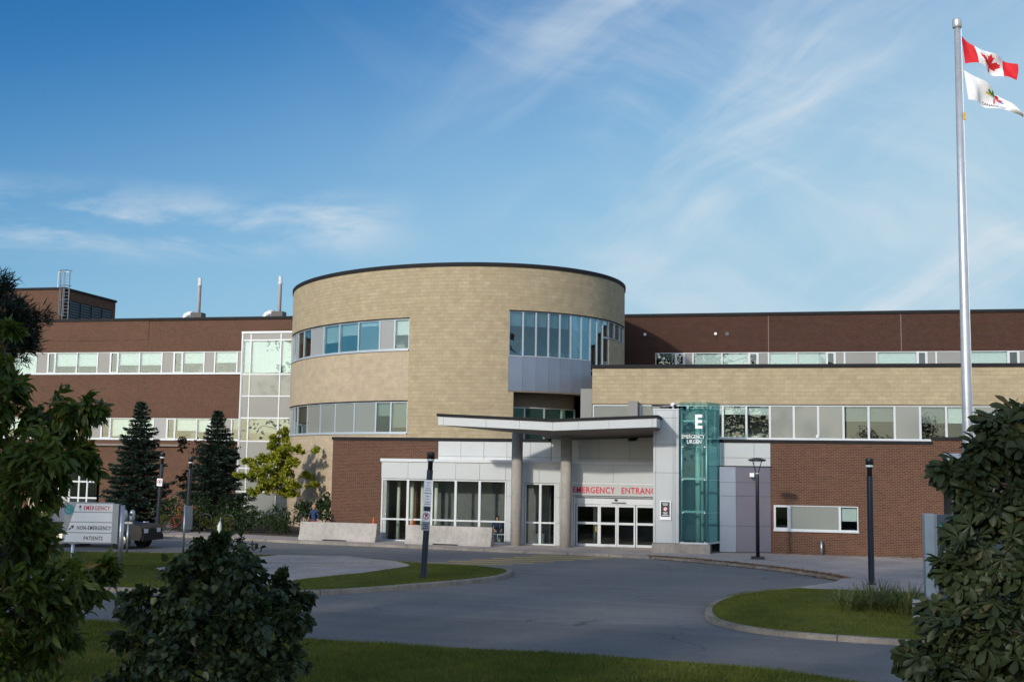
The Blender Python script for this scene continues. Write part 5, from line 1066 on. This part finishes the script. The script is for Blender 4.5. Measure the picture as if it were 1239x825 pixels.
def shrub(x, y, w, h, label, mat='leaf_shrub', per=1500, size=(0.09, 0.16), name='shrub', leaf=None, dp=0.8):
    s = thing(name, (x, y, 0.15), label, 'shrub', 'shrubs in the planting bed'); cl = []
    for k in range(9): a = random.uniform(0, 6.28); q = math.sqrt(random.random())*0.6; cl.append((x+w*q*math.cos(a), y+w*dp*q*math.sin(a), 0.15+h*random.uniform(0.30, 0.66), min(w, h)*random.uniform(0.35, 0.5)))
    cl.append((x, y, 0.15+h*0.7, min(w, h)*0.35))
    P, D, N, S = clumped(cl, per/10, 10); P[:, 2] = np.maximum(P[:, 2], 0.18); m = MB()
    for a, b in S[::3]: m.tube([(x, y, 0.1), tuple(a), tuple(b)], [0.02, 0.012, 0.004], 4, False)
    m.build('stems', 'bark', s); crown(s, P, D, N, rng.uniform(*size, len(P)), leaf or LEAF_OVAL, mat)
shr = [(-21.6, 5.6, 1.3, 2.0, 'dark green shrub mound below the bronze tree, leftmost of the row'), (-19.6, 5.2, 1.4, 2.2, 'dark green shrub mound in front of the right spruce'), (-17.7, 4.6, 1.4, 2.3, 'dark green shrub mound left of the yellow tree trunk'), (-15.8, 3.9, 1.3, 1.7, 'low dark shrub mound directly before the yellow tree trunk'), (-14.0, 3.6, 1.3, 1.6, 'low dark shrub mound right of the yellow tree trunk'), (-12.3, 3.2, 1.1, 2.1, 'dark shrub behind the left concrete barrier'), (-11.0, 3.0, 0.8, 2.9, 'tall loose dark shrub against the brick podium edge')]
for x, y, w, h, l in shr: shrub(x, y, w, h, l)
for k, (x, y, l) in enumerate(((-20.4, 3.2, 'low yellowish ground plant behind the bicycle'), (-18.3, 3.0, 'low yellowish ground plant between light column and bike racks'), (-16.9, 2.7, 'low yellowish ground plant behind the bike racks'), (-15.2, 2.1, 'low green ground plant right of the bike racks'), (-13.3, 1.9, 'low green ground plant left of the concrete barrier'))): shrub(x, y, 0.95, 0.95, l, 'leaf_bed' if k < 3 else 'leaf_shrub', 1100, (0.10, 0.2), 'ground_plant', rhomb(0.14), 0.5)
fl = thing('flower_clump', (-19.0, 2.5, 0.15), 'orange flower clump behind the left light column', 'flowers'); P = np.stack([rng.normal(-19.0, 0.35, 260), rng.normal(2.5, 0.2, 260), rng.uniform(0.9, 1.5, 260)], 1)
crown(fl, P, rdir(260), rdir(260), rng.uniform(0.06, 0.12, 260), RH, 'flower', name='blossoms'); P = np.stack([rng.normal(-19.0, 0.4, 500), rng.normal(2.5, 0.25, 500), rng.uniform(0.2, 1.2, 500)], 1); crown(fl, P, rdir(500)+np.array([0, 0, 1.0]), rdir(500), rng.uniform(0.15, 0.3, 500), rhomb(0.12), 'leaf_shrub', name='foliage')

# daylilies on the right island
def lily(x, y, w, h, n, label):
    s = thing('daylily_clump', (x, y, 0.105), label, 'plant', 'strap leaved plants on the right island'); V, F = [], []
    for k in range(n):
        a = rng.uniform(0, 6.28); q = math.sqrt(rng.uniform())*w*0.55; bx, by = q*math.cos(a), q*math.sin(a); a2 = a+rng.normal()*0.8; L = h*rng.uniform(0.6, 1.3); bend = rng.uniform(0.3, 1.6)
        wv = np.array([-math.sin(a2), math.cos(a2), 0])*rng.uniform(0.012, 0.022); i0 = len(V)
        for j in range(6):
            t = j/5; r_ = L*bend*0.75*t**1.7; z_ = L*(t-0.42*bend*t**2.6); c = np.array([bx+r_*math.cos(a2), by+r_*math.sin(a2), max(z_, 0.01)]); ww = wv*(1-t)**0.5
            V += [c-ww, c+ww]
        F += [(i0+2*j, i0+2*j+1, i0+2*j+3, i0+2*j+2) for j in range(5)]
    link('foliage', npmesh('foliage', np.array(V), np.array(F)), 'leaf_lily', s)
    MB().lathe((0, 0, -0.01), [(w*0.4, 0), (w*0.3, 0.05), (0.02, 0.07)], 10).build('root_crown', 'soil', s, local=True)
for x, y, w, h, l in ((14.55, -23.2, .62, .72, 'strap leaved daylily clump at the left end of the lily bed'), (15.15, -22.7, .7, .8, 'strap leaved daylily clump, second from left in the bed'), (15.75, -23.0, .7, .82, 'strap leaved daylily clump in the middle of the bed'), (16.2, -22.4, .6, .85, 'strap leaved daylily clump against the monument sign post'), (15.5, -21.6, .7, .8, 'strap leaved daylily clump at the back of the bed'), (16.1, -23.5, .6, .75, 'strap leaved daylily clump behind the concrete block')): lily(x, y, w, h, 150, l)

# grass, fallen leaves
def inpoly(P, poly):
    x, y = P[:, 0], P[:, 1]; ins = np.zeros(len(P), bool); n = len(poly)
    for i in range(n):
        x0, y0 = poly[i]; x1, y1 = poly[(i+1) % n]
        if y0 == y1: continue
        ins ^= ((y0 > y) != (y1 > y)) & (x < (x1-x0)*(y-y0)/(y1-y0)+x0)
    return ins
def grass(poly, box, n, z, label, hs=(0.05, 0.11), excl=()):
    P = np.stack([rng.uniform(box[0], box[1], n), rng.uniform(box[2], box[3], n)], 1); k = inpoly(P, poly)
    for e in excl: k &= ~inpoly(P, e)
    P = P[k]; n = len(P); h = rng.uniform(*hs, n)*(0.75+0.5*np.sin(P[:, 0]*1.7+np.sin(P[:, 1]*2.1))*0.4); a = rng.uniform(0, 6.28, n); w = rng.uniform(0.006, 0.012, n); lean = rng.normal(size=(n, 2))*0.5
    B = np.column_stack([P, np.full(n, z)]); s = np.column_stack([np.cos(a)*w, np.sin(a)*w, np.zeros(n)]); T = B+np.column_stack([lean*h[:, None], h])
    V = np.stack([B-s, B+s, T], 1).reshape(-1, 3); F = np.arange(3*n).reshape(-1, 3); o = link('grass', npmesh('grass', V, F), 'grass_blade'); return tag(o, label, 'grass', kind='stuff')
lp = [tuple(p) for p in le]
lawn_poly = lp+[(90, -60), (-90, -60)]
grass(lawn_poly, (-12, 18, -41, -30.4), 330000, 0.065, 'short mown grass of the near lawn along the drive', (0.05, 0.12))
irp = [tuple(p) for p in ir]+[(26, -17.6), (13.6, -17.3)]
grass(irp, (10.5, 21, -29, -17.2), 120000, 0.10, 'short mown grass on the right island', (0.03, 0.07))
ilp = [tuple(p) for p in il]+ib[1:]
grass(ilp, (-26, 3.4, -26.3, -10.5), 260000, 0.12, 'short mown grass on the left island', (0.03, 0.08), (sl1, sl2, [(-24, -24.6), (-8.5, -24.0), (-8.0, -22.6), (-24, -23.2)]))
def litter(line, n, spread, z, label):
    pts = resample(line, 0.2); i = rng.integers(0, len(pts), n); P = np.array([tuple(pts[k]) for k in i])+rng.normal(size=(n, 2))*spread
    pos = np.column_stack([P, np.full(n, z)+rng.uniform(0, 0.02, n)]); V, F = scatter(RH, pos, unit(rng.normal(size=(n, 3))*np.array([1, 1, 0.15])), np.tile([0, 0, 1.0], (n, 1))+rng.normal(size=(n, 3))*0.25, rng.uniform(0.05, 0.12, n))
    tag(link('fallen_leaves', npmesh('fallen_leaves', V, F), 'litter'), label, 'leaves', kind='stuff')
kk = [(x+0.12, y+0.14) for x, y in kl if 7.0 < x < 15.2]
litter(kk, 2600, 0.13, 0.127, 'brown fallen leaves along the right pavement kerb'); litter([(12.6, -1.15), (20, -1.15)], 420, 0.12, 0.118, 'fallen leaves at the foot of the brick wall')
litter([(x-0.1, y-0.1) for x, y in kl if 7.5 < x < 15.2], 700, 0.10, 0.006, 'fallen leaves in the gutter along the right kerb')

# trees across the road behind the viewpoint: they shade the foreground and mirror in the windows
bt0 = None; GB = 'trees behind the viewpoint mirrored in the windows'
spots = [(-53, -66, 27), (-45, -69, 28), (-38, -66, 27.5), (-31, -68, 28.5), (-24, -66, 27), (-17, -69, 29), (-10, -66, 29.5), (-3.5, -68, 29), (3.5, -67, 25), (10, -70, 20)]
far = [(19, -122, 12.5), (27, -118, 11), (35, -125, 13.5), (44, -120, 12), (54, -124, 13)]
CF = [(random.gauss(0, 2.0), random.gauss(0, 2.0), random.uniform(3.2, 13.4), random.uniform(1.0, 1.7)) for k in range(72)]
CF = [(x*(1.15-abs(z-7)/14), y*(1.15-abs(z-7)/14), z, r_) for x, y, z, r_ in CF]
rng = np.random.default_rng(43)
P, D, N, S = clumped(CF, 38, 10)
for i, (x, y, h) in enumerate(spots+far):
    t_ = thing('shade_tree', (x, y, 0.07), 'tall leafy tree standing behind the viewpoint to the left' if i < len(spots) else 'lower leafy tree far behind the viewpoint mirrored in right windows', 'tree', GB if i < len(spots) else 'far trees mirrored in the right windows', i*1.3); sc = h/15.0; t_.scale = (sc*1.05, sc*1.05, sc)
    if i == 0:
        tmp = thing('tmp', (0, 0, 0), 't', 't'); limbs(tmp, [(0, 0, 0), (0.05, 0, 4), (0, 0.1, 8), (0, 0, 12)], CF, S, 'bark', 0.26, 0.07, 0.02, 120); crown(tmp, P, D, N, rng.uniform(0.28, 0.46, len(P)), RH, 'leaf_far')
        proto = [(c.name.split('.')[0], c.data) for c in tmp.children]
        for c in list(tmp.children): bpy.data.objects.remove(c)
        bpy.data.objects.remove(tmp)
    for nm, me in proto: o = bpy.data.objects.new(nm, me); COL.objects.link(o); o.parent = t_

# ------------------------------------------------------------------ flagpole and flags
fp = thing('flagpole', (17.61, -24.4, 0.105), 'tall tapered steel flagpole rising behind the chestnut', 'flagpole')
MB().lathe((0, 0, 0), [(0.24, 0), (0.24, 0.06), (0.16, 0.10)], 20).build('base_collar', 'galvanised', fp, local=True)
MB().lathe((0, 0, 0.08), [(0.150, 0), (0.145, 4), (0.115, 9), (0.075, 15.95)], 20).build('shaft', 'steel', fp, True, local=True)
MB().lathe((0, 0, 15.95), [(0.11, 0.0), (0.125, 0.02), (0.12, 0.20), (0.11, 0.24), (0.02, 0.25)], 18).build('truck_cap', 'steel', fp, True, local=True)
MB().tube([(0.13, -0.05, 0.9), (0.12, -0.04, 8), (0.10, -0.03, 15.9)], 0.008, 5).build('halyard', 'sign_white', fp, local=True); MB().box(0.10, 0.16, -0.05, 0.0, 13.35, 13.55).build('cleat', 'leaf_gold', fp, local=True)
def curve_at(pts, u):
    u = u*(len(pts)-1); i = min(int(u), len(pts)-2); t = u-i; a, b = pts[max(i-1, 0)], pts[i]; c, d = pts[i+1], pts[min(i+2, len(pts)-1)]
    f_ = lambda k: 0.5*(2*b[k]+(c[k]-a[k])*t+(2*a[k]-5*b[k]+4*c[k]-d[k])*t*t+(3*b[k]-a[k]-3*c[k]+d[k])*t**3); return f_(0), f_(1)
def flag(name, label, top, bot, ph_, painter, mats):
    z0 = 15.0; fo = thing(name, (17.70, -24.4, z0), label, 'flag', 'flags on the steel pole'); nu, nv = 110, 56
    def S_(u, v):
        a, b = curve_at(top, u), curve_at(bot, u); h = a[0]*(1-v)+b[0]*v; z = a[1]*(1-v)+b[1]*v; w = min(1, u*4)*(0.10*math.sin(9*u+2.2*v+ph_)+0.05*math.sin(17*u-3.1*v+ph_*2)); q = r0*h+f0*w
        return (q.x, q.y, z-z0)
    V = [S_(i/nu, j/nv) for j in range(nv+1) for i in range(nu+1)]; F = [(j*(nu+1)+i, j*(nu+1)+i+1, (j+1)*(nu+1)+i+1, (j+1)*(nu+1)+i) for j in range(nv) for i in range(nu)]
    me = npmesh('cloth', np.array(V), np.array(F)[:, ::-1]); 
    for m_ in mats: me.materials.append(MATS[m_])
    me.polygons.foreach_set('material_index', np.array([painter((i+0.5)/nu, (j+0.5)/nv) for j in range(nv) for i in range(nu)], dtype=np.int32)); me.polygons.foreach_set('use_smooth', np.ones(len(F), bool))
    o = bpy.data.objects.new('cloth', me); COL.objects.link(o); o.parent = fo; return fo, S_
hl = [(0, 1.0), (0.08, 0.72), (0.16, 0.78), (0.12, 0.52), (0.10, 0.36), (0.30, 0.54), (0.34, 0.44), (0.52, 0.48), (0.46, 0.28), (0.54, 0.24), (0.30, 0.02), (0.34, -0.12), (0.04, -0.06), (0.035, -0.48)]
ML = [(x, y) for x, y in hl]+[(-x, y) for x, y in hl[::-1]]
def in_leaf(x, y):
    c = False
    for i in range(len(ML)):
        x0, y0 = ML[i]; x1, y1 = ML[(i+1) % len(ML)]
        if (y0 > y) != (y1 > y) and x < (x1-x0)*(y-y0)/(y1-y0)+x0: c = not c
    return c
def paint1(u, v):
    if u < 0.25 or u > 0.75: return 0
    x, y = (u-0.5)*2/0.92, (0.5-v)/0.46*0.72+0.28
    return 0 if in_leaf(x*1.15, y) else 1
k_ = 1/45.7; pk = lambda L: [((x-1161.5)*k_, 15.85-(y-43)*k_) for x, y in L]
flag('red_white_flag', 'red and white maple leaf flag flying at the top of the pole', pk([(1162, 43), (1178, 57), (1198, 67), (1215, 73), (1231, 80)]), pk([(1166, 80), (1183, 79.5), (1196, 90), (1213, 96), (1229, 101)]), 0.4, paint1, ['flag_red', 'flag_white'])
def paint2(u, v):
    x, y = (u-0.54)/0.20, (0.40-v)/0.36
    if abs(x) < 0.06 and -0.85 < y < 0.0: return 1
    r_ = math.hypot(x, y); a = math.degrees(math.atan2(x, y))
    if y < -0.25 or r_ > 1: return 0
    for k, (c0, mt) in enumerate(((-78, 4), (-46, 2), (-15, 2), (15, 1), (46, 1), (78, 3))):
        if abs(a-c0) < 15*(1-abs(2*r_-1.0)) + 2 and r_ < (0.95 if abs(c0) < 30 else 0.85 if abs(c0) < 60 else 0.75): return mt
    return 0
f2, S2 = flag('white_emblem_flag', 'white flag with coloured leaf emblem and lettering, flying lower', pk([(1164, 88), (1181, 99), (1201, 113), (1222, 129), (1237, 144)]), pk([(1169, 126), (1181, 129), (1197, 136), (1215, 140), (1237, 147.5)]), 2.1, paint2, ['flag_white', 'flag_red', 'leaf_green', 'leaf_blue', 'leaf_gold'])
o = text('CANADA 150', 0.1, 'lettering', 'navy', None, (0, 0, 0), depth=0.0, bold=0.001)
xs_ = [v.co.x for v in o.data.vertices]; x0, x1 = min(xs_), max(xs_)
for v in o.data.vertices:
    u = 0.36+0.36*(v.co.x-x0)/(x1-x0); q = Vector(S2(u, 0.90-v.co.z*1.55)); v.co = q-f0*0.012
o.parent = f2

# ------------------------------------------------------------------ vehicles
def wheel(parent, x, y, r, side):
    w = MB().lathe((x, y, r), [(r*0.62, -0.11), (r*0.97, -0.11), (r, -0.07), (r, 0.07), (r*0.97, 0.11), (r*0.62, 0.11)], 24, 'y').build('wheel', 'rubber', parent, local=True)
    MB().lathe((x, y+side*0.095, r), [(r*0.64, -0.02), (r*0.64, 0.02), (r*0.5, 0.025), (r*0.2, 0.03), (r*0.05, 0.035)] if side > 0 else [(r*0.64, 0.02), (r*0.64, -0.02), (r*0.5, -0.025), (r*0.2, -0.03), (r*0.05, -0.035)], 18, 'y').build('rim', 'chrome', w, local=True)
def car(name, loc, rz, label, paint, cat, prof, glassp, W_=0.92, wb=(-1.45, 1.45), r=0.36, plate=None):
    c = thing(name, loc, label, cat, 'vehicles waiting at the left', rz)
    def shell(poly, w0, w1, zt, zb):
        m = MB(); A = [(x, -(w0+(w1-w0)*max(0, (z-zb)/(zt-zb))), z) for x, z in poly]; B = [(x, -y, z) for x, y, z in A]; m.face(A); m.face(B[::-1])
        for i in range(len(A)): j = (i+1) % len(A); m.face([A[j], A[i], B[i], B[j]])
        return m
    zt = max(z for x, z in prof); shell(prof, W_, W_*0.94, zt, 0.3).build('body', paint, c, bevel=0.05, local=True)
    g_ = shell(glassp, W_*0.90, W_*0.70, max(z for x, z in glassp), min(z for x, z in glassp)).build('cabin', 'car_glass', c, bevel=0.03, local=True)
    gx0, gx1, gz = min(x for x, z in glassp if z > 1.5 or z == max(q for _, q in glassp)), max(x for x, z in glassp if z == max(q for _, q in glassp)), max(z for x, z in glassp)
    MB().box(gx0-0.02, gx1+0.02, -W_*0.71, W_*0.71, gz-0.02, gz+0.05).build('roof', paint, c, bevel=0.03, local=True)
    for x in wb:
        for s_ in (-1, 1):
            MB().lathe((x, s_*(W_*0.985), r), [(r+0.09, 0.0), (r+0.09, -0.012*s_)] if s_ > 0 else [(r+0.09, 0.012), (r+0.09, 0.0)], 24, 'y').build('wheel_arch', 'rubber', c, local=True); wheel(c, x, s_*(W_-0.07), r, s_)
    fx_ = max(x for x, z in prof); bx_ = min(x for x, z in prof)
    for s_ in (-1, 1):
        MB().box(fx_-0.10, fx_+0.012, s_*0.55-0.17, s_*0.55+0.17, 0.72, 0.90).build('headlight', 'headlamp', c, bevel=0.02, local=True); MB().box(bx_-0.012, bx_+0.06, s_*0.62-0.12, s_*0.62+0.12, 0.74, 1.0).build('tail_light', 'cloth_red', c, bevel=0.02, local=True)
        MB().box(0.62, 0.86, s_*(W_+0.10)-0.09, s_*(W_+0.10)+0.09, 1.05, 1.2).build('mirror', paint, c, bevel=0.03, local=True)
        for dx_ in (0.72, -0.35, -1.35): MB().box(dx_-0.006, dx_+0.006, s_*W_*0.985-0.004, s_*W_*0.985+0.004, 0.45, 0.95).build('door_seam', 'rubber', c, local=True)
    MB().box(fx_-0.02, fx_+0.06, -W_*0.93, W_*0.93, 0.38, 0.62).build('bumper', 'rubber', c, bevel=0.03, local=True); MB().box(bx_-0.06, bx_+0.02, -W_*0.93, W_*0.93, 0.38, 0.62).build('bumper', 'rubber', c, bevel=0.03, local=True)
    MB().box(fx_+0.0, fx_+0.03, -0.35, 0.35, 0.66, 0.86).build('grille', 'rubber', c, local=True)
    if plate is not None: MB().box(fx_+0.061, fx_+0.07, -0.26, 0.26, 0.43, 0.58).build('number_plate', 'sign_white', c, local=True)
    return c
SUV = [(-2.45, 0.40), (2.40, 0.40), (2.48, 0.62), (2.45, 0.92), (2.30, 1.06), (1.0, 1.14), (-2.35, 1.14), (-2.48, 0.95)]; SUVG = [(-2.2, 1.12), (1.0, 1.12), (0.35, 1.78), (-1.95, 1.80)]
car('black_pickup', (-17.4, -8.3, 0.0), R(0), 'dark pickup sized vehicle standing behind the direction sign', 'car_black', 'vehicle', SUV, SUVG, 0.95, (-1.5, 1.5), 0.38)
CAR = [(-2.15, 0.34), (2.15, 0.34), (2.24, 0.55), (2.18, 0.74), (1.9, 0.84), (0.95, 0.92), (-1.7, 0.96), (-2.18, 0.88), (-2.24, 0.6)]; CARG = [(-1.75, 0.94), (1.0, 0.92), (0.25, 1.42), (-1.05, 1.44)]
car('blue_car', (-20.6, -3.2, 0.0), R(-4), 'blue car half hidden by the leafy tree at far left', 'car_blue', 'car', CAR, CARG, 0.86, (-1.35, 1.38), 0.31, True)

# ------------------------------------------------------------------ bicycle and racks
bk = thing('bicycle', (-18.9, 1.35, 0.112), 'parked bicycle beside the left light column', 'bicycle', None, R(12))
for x in (-0.52, 0.52):
    w = MB(); w.tube([(x+0.33*math.cos(a), 0, 0.34+0.33*math.sin(a)) for a in [2*math.pi*k/24 for k in range(25)]], 0.02, 6, False); w = w.build('wheel', 'rubber', bk, True, local=True); m = MB()
    for k in range(8): a = math.pi*k/8; m.tube([(x+0.31*math.cos(a), 0, 0.34+0.31*math.sin(a)), (x-0.31*math.cos(a), 0, 0.34-0.31*math.sin(a))], 0.004, 3)
    m.build('spokes', 'steel', w, local=True)
m = MB(); A, B_, C_, D_ = (-0.52, 0, 0.34), (-0.05, 0, 0.30), (-0.2, 0, 0.82), (0.38, 0, 0.80)
for a, b in ((A, B_), (A, C_), (B_, C_), (B_, D_), (C_, D_), (D_, (0.52, 0, 0.34))): m.tube([a, b], 0.02, 6)
m.build('frame', 'cloth_red', bk, local=True); MB().tube([(0.38, 0, 0.80), (0.34, 0, 0.98)], 0.015, 6).tube([(0.34, -0.28, 1.0), (0.34, 0.28, 1.0)], 0.015, 6).build('handlebar', 'pole_black', bk, local=True); MB().tube([(-0.2, 0, 0.82), (-0.22, 0, 0.94)], 0.015, 6).box(-0.36, -0.1, -0.07, 0.07, 0.93, 0.99).build('saddle', 'rubber', bk, local=True)
for i, (x, y, l) in enumerate(((-17.1, 1.15, 'black hoop bike rack, left one, on the pavement'), (-15.6, 0.75, 'black hoop bike rack, right one, on the pavement'))):
    b = thing('bike_rack', (x, y, 0.112), l, 'bike rack', 'bike racks before the shrubs')
    MB().tube([(-0.35, 0, 0), (-0.35, 0, 0.75), (-0.27, 0, 0.98), (0, 0, 1.08), (0.27, 0, 0.98), (0.35, 0, 0.75), (0.35, 0, 0)], 0.03, 8).build('hoop', 'pole_black', b, True, local=True)
    for s_ in (-1, 1): MB().lathe((s_*0.35, 0, 0), [(0.08, 0), (0.08, 0.015)], 10).build('foot_plate', 'pole_black', b, local=True)
lbx = thing('litter_bag', (-16.2, 1.0, 0.112), 'small pale bag hanging between the bike racks', 'bag'); MB().lathe((0, 0, 0.0), [(0.10, 0), (0.14, 0.12), (0.13, 0.45), (0.06, 0.62), (0.02, 0.70)], 10).build('body', 'pale_column', lbx, True, local=True); MB().tube([(0, 0, 0.68), (0.03, 0, 0.80), (0.0, 0, 0.9)], 0.01, 5).build('handle', 'pale_column', lbx, local=True)

# ------------------------------------------------------------------ people
def person(loc, rz, label, J, E, cols, hair, group=None):
    """J: joint -> (x,y,z,radius); body grown as one skin surface"""
    p = thing('person', loc, label, 'person', group, rz); names = list(J); me = bpy.data.meshes.new('skeleton'); me.from_pydata([J[n][:3] for n in names], [(names.index(a), names.index(b)) for a, b in E], [])
    o = bpy.data.objects.new('skeleton', me); COL.objects.link(o); o.modifiers.new('skin', 'SKIN'); ss = o.modifiers.new('sub', 'SUBSURF'); ss.levels = 2; ss.render_levels = 2
    sv = me.skin_vertices[0].data if len(me.skin_vertices) else None
    if sv:
        for i, n in enumerate(names): r_ = J[n][3]; sv[i].radius = (r_, r_*(J[n][4] if len(J[n]) > 4 else 1)); sv[i].use_root = (n == 'pelvis')
    dg = bpy.context.evaluated_depsgraph_get(); bm_ = bpy.data.meshes.new_from_object(o.evaluated_get(dg)); bpy.data.objects.remove(o); bm_.name = 'body'
    bm_.materials.clear()
    for c in cols: bm_.materials.append(MATS[c])
    hd = Vector(J['head'][:3]); nk = Vector(J['neck'][:3]); pv = Vector(J['pelvis'][:3]); hands = [Vector(J[n][:3]) for n in ('hand_l', 'hand_r')]; feet = [Vector(J[n][:3]) for n in ('foot_l', 'foot_r')]; kn = [Vector(J[n][:3]) for n in ('knee_l', 'knee_r')]
    for f in bm_.polygons:
        c = f.center; f.use_smooth = True
        if c.z > nk.z+0.02 or min((c-h).length for h in hands) < 0.10: f.material_index = 0
        elif min((c-h).length for h in feet) < 0.16: f.material_index = 3
        elif c.z < pv.z-0.03 or min((c-h).length for h in kn) < 0.22: f.material_index = 2
        else: f.material_index = 1
    b = bpy.data.objects.new('body', bm_); COL.objects.link(b); b.parent = p
    m = MB(); m.lathe((hd.x-0.02, hd.y, hd.z+0.0), [(0.07, -0.10), (0.105, -0.03), (0.112, 0.05), (0.085, 0.115), (0.03, 0.14)], 14); h_ = m.build('hair', hair, p, True, local=True)
    for v in h_.data.vertices:
        if v.co.x > hd.x+0.055 and v.co.z < hd.z+0.06: v.co.x = hd.x+0.03
    f_ = MB(); f_.lathe((hd.x+0.105, hd.y, hd.z-0.02), [(0.018, -0.02), (0.012, 0.02)], 6); f_.build('nose', 'skin', p, local=True)
    for s_ in (-1, 1): MB().lathe((hd.x+0.093, hd.y+s_*0.035, hd.z+0.015), [(0.012, -0.006), (0.012, 0.006)], 6).build('eye', 'hair_dark', p, local=True)
    m = MB()
    for k, hnd in enumerate(hands):
        arm = (hnd-Vector(J['elbow_l' if k == 0 else 'elbow_r'][:3])).normalized()
        for q in range(4): s0 = hnd+Vector((0.0, (q-1.5)*0.02, 0)); m.tube([s0, s0+arm*(0.08+0.012*(q in (1, 2))), s0+arm*0.11+Vector((0.015, 0, 0))], [0.011, 0.010, 0.008], 6)
        m.tube([hnd, hnd+Vector((0.04, 0, 0))+arm*0.04], [0.012, 0.009], 6)
    m.build('fingers', 'skin', p, True, local=True)
    return p
EDG = [('pelvis', 'waist'), ('waist', 'chest'), ('chest', 'neck'), ('neck', 'head'), ('head', 'crown'), ('pelvis', 'hip_l'), ('hip_l', 'knee_l'), ('knee_l', 'ankle_l'), ('ankle_l', 'foot_l'), ('pelvis', 'hip_r'), ('hip_r', 'knee_r'), ('knee_r', 'ankle_r'), ('ankle_r', 'foot_r'), ('chest', 'sh_l'), ('sh_l', 'elbow_l'), ('elbow_l', 'hand_l'), ('chest', 'sh_r'), ('sh_r', 'elbow_r'), ('elbow_r', 'hand_r')]
STAND = dict(pelvis=(0, 0, .93, .13, .85), waist=(0, 0, 1.10, .125, .8), chest=(0, 0, 1.32, .145, .75), neck=(0.01, 0, 1.47, .055), head=(0.03, 0, 1.60, .085), crown=(0.03, 0, 1.68, .06), hip_l=(0, .10, .88, .09), knee_l=(0.10, .10, .48, .062), ankle_l=(0.02, .10, .08, .042), foot_l=(0.17, .10, .04, .04), hip_r=(0, -.10, .88, .09), knee_r=(-0.04, -.10, .48, .062), ankle_r=(-0.18, -.10, .10, .042), foot_r=(-0.04, -.10, .04, .04), sh_l=(0, .19, 1.38, .062), elbow_l=(-0.05, .25, 1.12, .045), hand_l=(0.08, .25, .90, .034), sh_r=(0, -.19, 1.38, .062), elbow_r=(0.03, -.25, 1.13, .045), hand_r=(0.18, -.22, .98, .034))
SIT = dict(STAND); SIT.update(pelvis=(0, 0, .52, .14, .9), waist=(-0.02, 0, .70, .13, .8), chest=(0, 0, .93, .145, .75), neck=(0.03, 0, 1.07, .055), head=(0.06, 0, 1.19, .085), crown=(0.06, 0, 1.27, .06), hip_l=(0.05, .11, .50, .095), knee_l=(0.46, .12, .50, .062), ankle_l=(0.46, .12, .10, .042), foot_l=(0.60, .12, .04, .04), hip_r=(0.05, -.11, .50, .095), knee_r=(0.46, -.12, .50, .062), ankle_r=(0.44, -.12, .10, .042), foot_r=(0.58, -.12, .04, .04), sh_l=(0, .19, .99, .062), elbow_l=(0.05, .25, .74, .045), hand_l=(0.28, .16, .62, .034), sh_r=(0, -.19, .99, .062), elbow_r=(0.05, -.25, .74, .045), hand_r=(0.28, -.16, .62, .034))
person((-32.5, 6.2, 0.112), R(185), 'person in dark clothes walking before the left entrance glazing', STAND, EDG, ['skin', 'cloth_dark', 'cloth_dark', 'rubber'], 'hair_dark')
person((-10.55, 0.15, 0.112), R(-100), 'fair haired person in a navy top standing behind the left barrier', STAND, EDG, ['skin', 'cloth_navy', 'cloth_red', 'rubber'], 'hair_fair')
def chair(loc, rz, label):
    c = thing('lobby_chair', loc, label, 'chair', 'white chairs behind the vestibule glass', rz)
    MB().box(-0.22, 0.24, -0.23, 0.23, 0.40, 0.44).build('seat', 'pale_column', c, bevel=0.02, local=True); MB().box(-0.25, -0.21, -0.22, 0.22, 0.44, 0.86).build('backrest', 'pale_column', c, bevel=0.015, local=True)
    for a in (-0.19, 0.21):
        for b in (-0.2, 0.2): MB().tube([(a, b, 0), (a, b, 0.41)], 0.014, 6).build('leg', 'steel', c, local=True)
chair((-1.05, 1.0, 0.122), R(-60), 'pale chair holding the seated person behind the vestibule glass'); chair((-0.75, 0.75, 0.122), R(200), 'empty pale chair behind the vestibule glass near the column')
person((-1.05, 1.0, 0.122), R(-60), 'person in blue seated behind the vestibule glass', SIT, EDG, ['skin', 'cloth_navy', 'jeans', 'rubber'], 'hair_dark')
